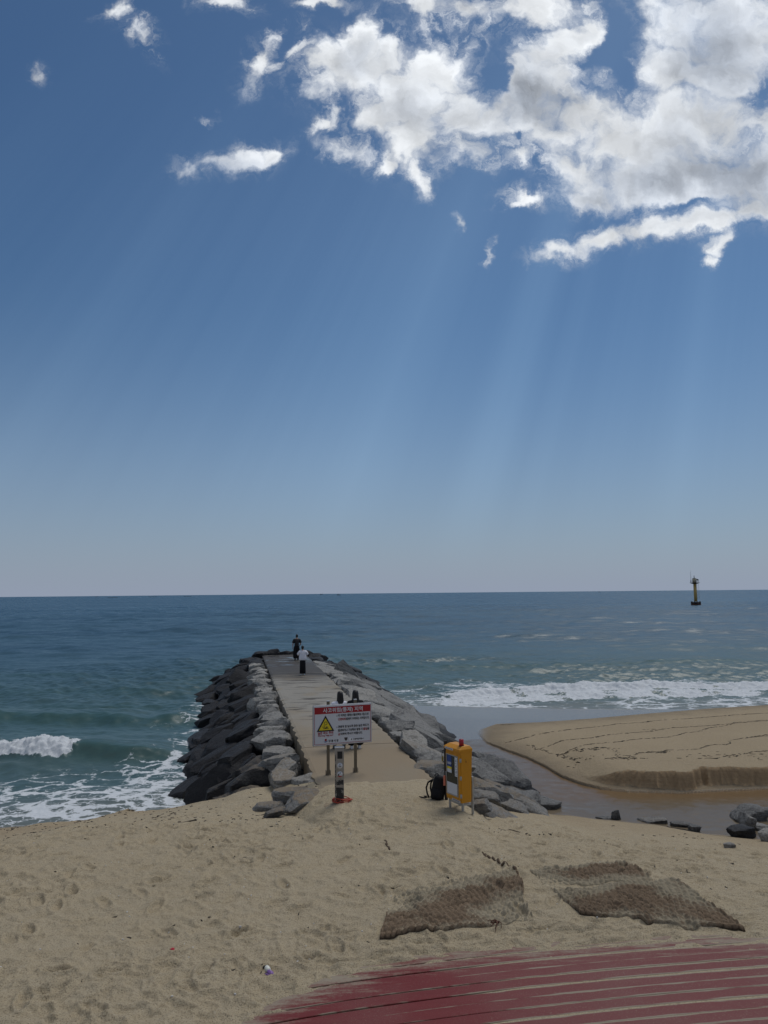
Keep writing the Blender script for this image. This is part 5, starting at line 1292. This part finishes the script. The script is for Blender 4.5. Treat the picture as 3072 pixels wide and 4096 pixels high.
def build_mat(label, corners, humps, seed, nx=210, ny=150, knot=(26, 18), bias=0.0, lightk=0.0):
    BL, BR, TR, TL = [np.array(c) for c in corners]
    u, v = np.meshgrid(np.linspace(0, 1, nx), np.linspace(0, 1, ny), indexing='xy')
    X = (BL[0]*(1-u)+BR[0]*u)*(1-v)+(TL[0]*(1-u)+TR[0]*u)*v; Y = (BL[1]*(1-u)+BR[1]*u)*(1-v)+(TL[1]*(1-u)+TR[1]*u)*v
    X = X + 0.05*n2(X*2+seed, Y*2, seed); Y = Y + 0.07*n2(X*1.6, Y*1.6+seed, seed+1)
    g = ground_zs(X, Y)
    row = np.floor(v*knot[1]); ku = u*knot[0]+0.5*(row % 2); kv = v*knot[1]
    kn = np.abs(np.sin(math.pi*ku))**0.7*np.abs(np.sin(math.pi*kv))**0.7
    d = np.full(X.shape, 9.0)
    for h in humps: d = np.minimum(d, dist_poly(X, Y, np.array(h, float)))
    up = 0.060*np.exp(-(d/0.42)**2) - 0.020 + bias + 0.028*fbm2(X*1.5, Y*1.5, 4, seed+3)
    edge = np.minimum(np.minimum(u, 1-u)*3.0, np.minimum(v, 1-v)*2.2)
    up = up + 0.024*sstep(edge, 0.05, 0.0)
    Z = g + up + 0.034*kn + 0.006*n2(X*30, Y*30, seed+4) - 0.06*sstep(edge, 0.012, 0.0)
    sanded = np.clip(1 - (up + 0.034*kn*0.6)/0.070, 0, 1)*0.80 + lightk + 0.10 + 0.45*sstep(v, 0.60, 1.0) + 0.14*sstep(edge, 0.25, 0.0) + 0.16*fbm2(X*1.3, Y*1.9, 3, seed+9)
    me = grid_mesh('coir_mat', X, Y, Z, {'knot': kn, 'sanded': sanded})
    o = link('coir_mat', me, M_COIR); return tag(o, label, 'mat')
build_mat('dark brown knotted coir mat humped in the sand with a loose frayed strand', ((-0.12,10.05),(2.05,10.62),(2.12,12.45),(0.15,11.55)), [((0.05,10.4),(0.9,11.1),(2.0,11.75)), ((-0.05,10.15),(0.7,10.5),(1.0,10.65))], 140, bias=0.004)
build_mat('pale sand-dusted coir mat strip behind the larger creased one', ((2.45,11.75),(4.25,11.95),(4.12,12.80),(2.35,12.45)), [((3.2,12.2),(4.1,12.4))], 150, 170, 90, (20, 9), 0.006, 0.10)
build_mat('wide brown coir mat with rolled front edge next to the red boards', ((2.72,10.74),(4.92,10.42),(4.55,11.90),(2.55,11.62)), [((2.8,10.85),(3.6,11.3),(4.75,10.6)), ((3.6,11.3),(4.5,11.8)), ((4.2,11.0),(4.8,10.5))], 160, 200, 130, (24, 15), 0.008)
def build_strands():
    rng = random.Random(9); mb = MB()
    for k in range(9):
        a = math.radians(200+k*9+rng.uniform(-8,8)); L = rng.uniform(0.12,0.34); x0, y0 = 1.55, 10.62
        pts = []
        for i in range(6):
            t = i/5; x = x0+L*t*math.cos(a)+rng.uniform(-.006,.006); y = y0+L*t*math.sin(a)*0.9; pts.append((x,y,ground_z(x,y)+0.012+0.05*math.sin(t*3.1)*rng.uniform(0.2,1)))
        mb.tube(pts, [0.009,0.008,0.007,0.006,0.005,0.003], 6)
    o = mb.build('coir_strands', simple('red_coir',(0.10,0.045,0.028),0.9,var=0.3)); tag(o, 'frayed reddish tuft of coir strands lying by the dark mat', 'rope')
    # a buried mat's knotted hem breaking the sand
    P = [(1.70,13.30),(1.74,13.15),(1.80,13.02),(1.92,12.80),(2.02,12.60),(2.10,12.42),(2.13,12.2),(2.10,11.95)]
    pts = []; rad = []
    for (x0,y0),(x1,y1) in zip(P[:-1],P[1:]):
        for i in range(8):
            t = i/8; x = x0+(x1-x0)*t+rng.uniform(-.012,.012); y = y0+(y1-y0)*t; pts.append((x,y,ground_z(x,y)-0.008+0.016*math.sin(len(pts)*1.1)+rng.uniform(-.012,.012))); rad.append(rng.uniform(0.012,0.034))
    mb = MB(); mb.tube(pts, rad, 8)
    o = mb.build('coir_rope', simple('coir_dark',(0.10,0.070,0.046),0.95,var=0.4,bump=0.6)); tag(o, 'line of coir knots surfacing from the sand above the mats', 'rope')
    pts = []; rad = []
    for i in range(12):
        x = -0.03+0.007*i+rng.uniform(-.01,.01); y = 13.98-0.042*i; pts.append((x,y,ground_z(x,y)+0.004)); rad.append(rng.uniform(0.010,0.028))
    mb = MB(); mb.tube(pts, rad, 8)
    o = mb.build('coir_rope', bpy.data.materials['coir_dark']); tag(o, 'short piece of coir hem poking out of bare sand towards the pier', 'rope')
build_strands()

# ------------------------------------------------------------------ litter and weed on the sand
def flakes(name, spots, rng, mat, size, kind='stuff', lift=0.006, stretch=2.5, thick=0.4):
    V = []; Fc = []
    xs = np.array([s[0] for s in spots]); ys = np.array([s[1] for s in spots]); zs = ground_zs(xs, ys)
    for (x, y, a), z in zip(spots, zs):
        L = rng.uniform(*size); w = L/stretch*rng.uniform(0.5, 1.2); n = 6; b = len(V)
        ca, sa = math.cos(a), math.sin(a)
        for h in (0, 1):
            for k in range(n):
                t = 2*math.pi*k/n; r = rng.uniform(0.65, 1.2); px = L*0.5*math.cos(t)*r; py = w*0.5*math.sin(t)*r
                V.append((x+px*ca-py*sa, y+px*sa+py*ca, z-0.01 if h == 0 else z+lift+rng.uniform(0.2,1)*w*thick))
        Fc.append(tuple(range(b+n, b+2*n)))
        for k in range(n): Fc.append((b+k, b+(k+1)%n, b+n+(k+1)%n, b+n+k))
    o = link(name, pymesh(name, V, Fc), mat)
    if kind: o['kind'] = kind
    return o
def build_debris():
    rng = random.Random(21); sp = []
    # wrack lines across the spit
    lines = [[(5.26,31.7),(6.6,32.6),(8.5,33.7),(11.57,35.3),(15,36.4),(24,38.5)],[(6.23,30.2),(9,31.3),(13,33.2),(18.1,34.6),(26,36.5)],[(6.74,28.9),(9.5,29.9),(12.0,30.8),(14,32.4),(16.6,34.4),(26,38)],
             [(6.0,30.9),(6.35,29.9),(6.74,28.9)],[(6.9,28.6),(7.0,28.0),(7.35,27.4)],[(8.2,28.9),(8.75,28.3),(8.7,27.6),(8.45,26.9),(8.75,26.6),(8.9,26.2)],[(8.7,26.9),(9.5,27.3),(11,27.6),(13.2,28.6),(14.6,30.0),(19,31.5),(26,32.6)],[(11.2,26.0),(12.2,26.4),(13.4,27.0),(16,27.9)],[(9.9,27.3),(10.6,27.2)],[(14.6,30.0),(18,30.4),(24,31.3)]]
    for L in lines:
        for (x0,y0),(x1,y1) in zip(L[:-1],L[1:]):
            n = int(math.hypot(x1-x0,y1-y0)/0.06); a0 = math.atan2(y1-y0,x1-x0)
            for i in range(n):
                if rng.random() < 0.22: continue
                t = i/n; sp.append((x0+(x1-x0)*t+0.10*math.sin(t*9+x0)+rng.gauss(0,.03), y0+(y1-y0)*t+0.10*math.sin(t*7+y0)+rng.gauss(0,.03), a0+rng.gauss(0,.3)))
    for (cx,cy,n,r) in ((7.3,28.8,18,.35),(8.0,28.5,26,.5),(10.0,27.4,16,.25),(7.2,27.2,12,.3),(5.95,36.1,8,.2),(13.0,26.6,40,.9),(8.6,26.6,40,.35),(12,33,6,.2)):
        for i in range(n): sp.append((cx+rng.gauss(0,r), cy+rng.gauss(0,r*0.35), rng.gauss(0,.6)))
    o = flakes('seaweed', sp, rng, M_WEED, (0.08,0.20), stretch=5.0, thick=0.25); tag(o, 'thin dark seaweed lines drawn across the sand spit by the waves', 'seaweed')
    # near beach
    sp = []
    for i in range(300):
        x = rng.uniform(-13,-1.6); y = rng.gauss(18.4,1.5) - max(0, x+6)*0.10
        if y < 11 or y > 22.5: continue
        sp.append((x, y, rng.gauss(0,.7)))
    for (cx,cy,n,rx,ry) in ((-7.6,20.6,26,.5,.25),(-8.7,20.9,20,.7,.2),(-10.6,20.2,30,.7,.15),(-9.9,16.9,44,.7,.25),(-8.2,17.8,20,.5,.2),(-5.2,17.6,34,.8,.25),(-6.4,16.6,16,.4,.15),(-3.6,16.6,22,.7,.25),(-2.4,15.6,6,.2,.1),(6.9,17.4,18,.5,.25),(3.0,15.1,20,.6,.15),(-12,18.6,30,1.2,.3)):
        for i in range(n): sp.append((cx+rng.gauss(0,rx), cy+rng.gauss(0,ry), rng.gauss(0,.5)))
    for i in range(110): sp.append((rng.uniform(-6,7), rng.uniform(8.6,16), rng.uniform(0,3.1)))
    o = flakes('seaweed', [p for p in sp if not (-1.45 < p[0] < 0.9 and 15 < p[1] < 18.5 and rng.random() < .8) and red_edge(p[0])+0.1 < p[1]], rng, M_WEED, (0.018,0.10), stretch=3.2, thick=0.3); tag(o, 'scraps of dry seaweed and bark scattered over the near beach', 'seaweed')
    sp = [(rng.uniform(-7,7), rng.uniform(8.6,16.5), rng.uniform(0,3.1)) for i in range(230)]
    o = flakes('shell_fragments', [p for p in sp if red_edge(p[0])+0.1 < p[1]], rng, simple('shell_white',(0.55,0.53,0.50),0.5), (0.012,0.036), stretch=1.6, thick=0.4); tag(o, 'white shell bits sprinkled over the dry sand', 'shells')
    # single pieces
    def twig(x, y, a, L, lab, r=0.008):
        mb = MB(); pts = []
        for i in range(7):
            t = i/6-0.5; px = x+L*t*math.cos(a)+0.02*math.sin(5*t+x); py = y+L*t*math.sin(a)+0.02*math.cos(6*t); pts.append((px,py,ground_z(px,py)+r*0.8+0.01*math.sin(t*7)))
        mb.tube(pts, [r*0.6]+[r]*5+[r*0.5], 6); o = mb.build('twig', M_WEED); tag(o, lab, 'twig')
    twig(2.55,15.45,-0.55,0.5,'thin twig lying on sand just past the cabinet legs'); twig(5.75,18.9,1.1,0.3,'short twig near the stream bank edge')
    twig(-2.9,17.2,0.5,0.35,'crooked twig beside the half-buried dark stones'); twig(-4.35,16.2,0.12,0.42,'curled strip of bark on the wrack line left by the waves', 0.014); twig(8.0,20.3,0.25,0.75,'bent dark stick lying in the stream shallows', 0.014)
    twig(-6.9,12.6,0.25,0.30,'lone straight twig on open dry sand', 0.010); twig(5.2,12.9,1.3,0.22,'stubby twig sticking from sand above the pale mat', 0.008)
    x, y = -2.82, 9.88; z = ground_z(x, y)
    b = bmesh.new(); bmesh.ops.create_icosphere(b, subdivisions=2, radius=0.026)
    for v in b.verts: v.co = Vector((v.co.x*1.2, v.co.y, v.co.z*0.6)) * (1+0.4*mnoise.noise(v.co*60))
    mb = MB(); mb._in(b, (0,0,0.008)); o = mb.build('plastic_scrap', simple('scrap_red',(0.42,0.012,0.03),0.4)); o.location = (x,y,z); tag(o, 'tiny bright red plastic scrap alone on the dry sand', 'litter')
    # purple and white toy
    x, y = -1.48, 9.40; z = ground_z(x, y)
    root = empty('toy', (x,y,z+0.005), math.radians(35), 'small purple and white plastic toy with a black top dropped on the sand', 'toy')
    mp = simple('toy_purple',(0.20,0.10,0.30),0.35,var=0.3,scale=30); mw = simple('toy_white',(0.68,0.68,0.60),0.4); mk = simple('toy_black',(0.01,0.008,0.008),0.4)
    me = loft([((0,-0.075,0.012),0.018,0.010),((0.0,-0.06,0.022),0.036,0.020)],12)
    bd = MB()
    bd.tube([(0,-0.085,0.02),(0.004,-0.05,0.026),(0,0.0,0.03),(-0.004,0.035,0.028)], [0.018,0.034,0.032,0.016], 14); bd.tube([(-0.02,-0.07,0.022),(-0.045,-0.03,0.03),(-0.05,0.015,0.026)], [0.006,0.010,0.005], 8); bd.build('dress', mp, root)
    hd = MB(); hd.tube([(0.0,0.03,0.026),(0.012,0.065,0.034),(0.014,0.10,0.034),(0.008,0.118,0.03)], [0.020,0.036,0.034,0.016], 14); hd.ball((0.028,-0.05,0.016),0.014,(1,1.3,1),10); hd.ball((-0.018,-0.105,0.018),0.018,(1,0.8,0.9),10); hd.build('white_body', mw, root)
    hr = MB(); hr.ball((0.006,0.128,0.036),0.030,(1.15,0.62,0.75),14); hr.build('black_top', mk, root)
    st = MB(); st.tube([(0.006,-0.035,0.058),(0.018,0.03,0.060)],0.004,6); st.build('stripe', mw, root)
build_debris()

# ------------------------------------------------------------------ light beacon out at sea
def build_beacon():
    root = empty('light_beacon', (133.66,307.86,0), math.radians(-23), 'yellow column light beacon on a dark rusty base out at sea', 'beacon')
    my = simple('beacon_yellow',(0.50,0.33,0.10),0.6,var=0.1,scale=0.8,dirt=(0.2,0.13,0.05)); md = simple('beacon_dark',(0.022,0.018,0.018),0.7); mg = simple('beacon_grey',(0.16,0.17,0.18),0.6); mcab = simple('beacon_buff',(0.46,0.40,0.27),0.6)
    b = MB(); b.cyl((0,0,5.6), 0.64, 8.0, 24, 0.62); b.build('column', my, root)
    base = MB()
    base.cyl((0,0,0.55), 1.3, 1.7, 20)
    for k in range(10):
        a = 2*math.pi*k/10; base.cyl((1.8*math.cos(a),1.8*math.sin(a),0.7), 0.21, 1.9, 10)
    base.cyl((0,0,-0.05), 2.05, 0.35, 24); bo = base.build('fender_base', md, root)
    ru = MB()
    for k in range(8):
        a = 2*math.pi*(k+0.5)/8; ru.box((1.68*math.cos(a),1.68*math.sin(a),0.55), (0.52,0.24,0.5), Matrix.Rotation(a+math.pi/2,3,'Z'))
    ru.cyl((0,0,0.35), 1.9, 0.16, 24); ru.build('rusty_blocks', simple('beacon_rust',(0.20,0.075,0.04),0.8,var=0.4), bo)
    p = MB(); p.cyl((0,0,9.35), 0.85, 0.45, 28, 2.0); p.cyl((0,0,9.62), 2.02, 0.10, 28); p.build('platform', md, root)
    c = MB(); c.cyl((-0.1,0,10.55), 0.82, 1.75, 24, 0.80); c.cyl((-0.1,0,11.46), 0.92, 0.10, 24); c.build('cabin', mcab, root)
    l = MB(); l.cyl((-0.1,0,11.75), 0.34, 0.42, 16, 0.22); l.cyl((-0.1,0,12.1), 0.08, 0.5, 10); l.ball((-0.1,0,12.5), 0.21, seg=14); l.build('lantern', mg, root)
    r = MB()
    for z in (10.15, 10.7):
        r.tube([(1.7*math.cos(a),1.7*math.sin(a),z) for a in [2*math.pi*i/24 for i in range(25)]], 0.035, 6)
    for k in range(12):
        a = 2*math.pi*k/12; r.tube([(1.7*math.cos(a),1.7*math.sin(a),9.65),(1.7*math.cos(a),1.7*math.sin(a),10.7)], 0.03, 6)
    r.build('railing', mg, root)
    g = MB(); g.box((1.15,0.1,10.9), (0.9,0.08,0.6), Matrix.Rotation(0.5,3,'Y')); g.tube([(1.2,0,9.7),(1.2,0,10.9)], 0.05, 6); g.build('solar_panel', mg, root)
    for x, h in ((-1.55,14.2),(-1.35,15.2)):
        a = MB(); a.tube([(x,0.2,9.7),(x,0.2,h)], [0.05,0.025], 6); a.build('antenna', mg, root)
    ld = MB()
    for x in (0.75, 1.5): ld.tube([(x,0,2.6),(x,0,9.5)], 0.035, 6)
    for k in range(12): ld.tube([(0.75,0,2.8+k*0.56),(1.5,0,2.8+k*0.56)], 0.022, 6)
    ld.build('ladder', mg, root)
build_beacon()

# ------------------------------------------------------------------ boats and float lines on the horizon
M_HULL = simple('boat_dark', (0.030,0.034,0.042), 0.6, var=0.2, scale=0.3); M_HOUSE = simple('boat_grey', (0.15,0.16,0.17), 0.6, scale=0.3)
def boat(loc, rz, L, label, rig):
    root = empty('fishing_boat', loc, rz, label, 'boat', 'boats on the horizon')
    h = MB(); n = 9; top = []; bot = []
    for sgn in (1, -1):
        rng_ = range(n) if sgn == 1 else range(n-2, 0, -1)
        for i in rng_:
            t = i/(n-1); x = (t-0.5)*L; w = L*0.13*(1-max(0, t-0.55)**2*4.9) ; sheer = L*(0.07+0.07*t*t)
            top.append((x, sgn*max(0.02, w), sheer)); bot.append((x*0.93, sgn*max(0.02, w)*0.7, -0.3))
    vt = [h.bm.verts.new(p) for p in top]; vb = [h.bm.verts.new(p) for p in bot]; h.bm.faces.new(vt); h.bm.faces.new(vb[::-1])
    for i in range(len(vt)): h.bm.faces.new((vt[i], vb[i], vb[(i+1)%len(vb)], vt[(i+1)%len(vt)]))
    h.build('hull', M_HULL, root)
    MB().box((-L*0.18,0,L*0.17), (L*0.26,L*0.16,L*0.18), bevel=0.1).build('wheelhouse', M_HOUSE, root)
    for x, top_ in rig:
        m = MB(); m.tube([(x*L,0,L*0.06),(x*L,0,top_*L)], [L*0.02,L*0.010], 8); m.tube([(x*L,0,top_*L*0.92),(x*L+0.2*L,0,L*0.12)], L*0.010, 6); m.build('mast', M_HULL, root)
boat((-268.2,3017,0), 0.1, 12.5, 'dark fishing boat with two tall masts on the horizon line beyond the pier end', ((0.28,0.78),(-0.22,0.60)))
boat((-137,2128,0), 0.05, 12.5, 'low dark fishing boat without tall masts, just nearer than the two-masted one', ((-0.30,0.30),))
boat((818.7,2729,0), 0.3, 9.0, 'tiny lone boat on the horizon towards the light beacon', ((0.0,0.40),))
boat((-1150,2852,0), 0.2, 9.0, 'tiny boat farthest along the horizon past the float lines', ((0.1,0.35),))
def float_line(loc, L, label):
    root = empty('float_line', loc, 0.02, label, 'floats', 'float lines near the horizon'); rng = random.Random(int(L))
    b = MB(); n = 14
    for i in range(n): b.tube([((i/n-0.5)*L,0,0.35),(((i+0.8)/n-0.5)*L,0,0.35)], 0.55, 10)
    b.build('floats', M_HULL, root)
    for i in (0, 6, 13): MB().tube([((i/13-0.5)*L*0.98,0,0.4),((i/13-0.5)*L*0.98,0,2.0)], 0.12, 6).build('marker_pole', M_HULL, root)
float_line((-706.6,1857,0), 26, 'darkest row of floats below the horizon, nearest the tiny boat')
float_line((-703,2164,0), 24, 'faint middle row of floats between the darkest one and the pier')
float_line((-643,2333,0), 25, 'faint row of floats closest to the pier end')
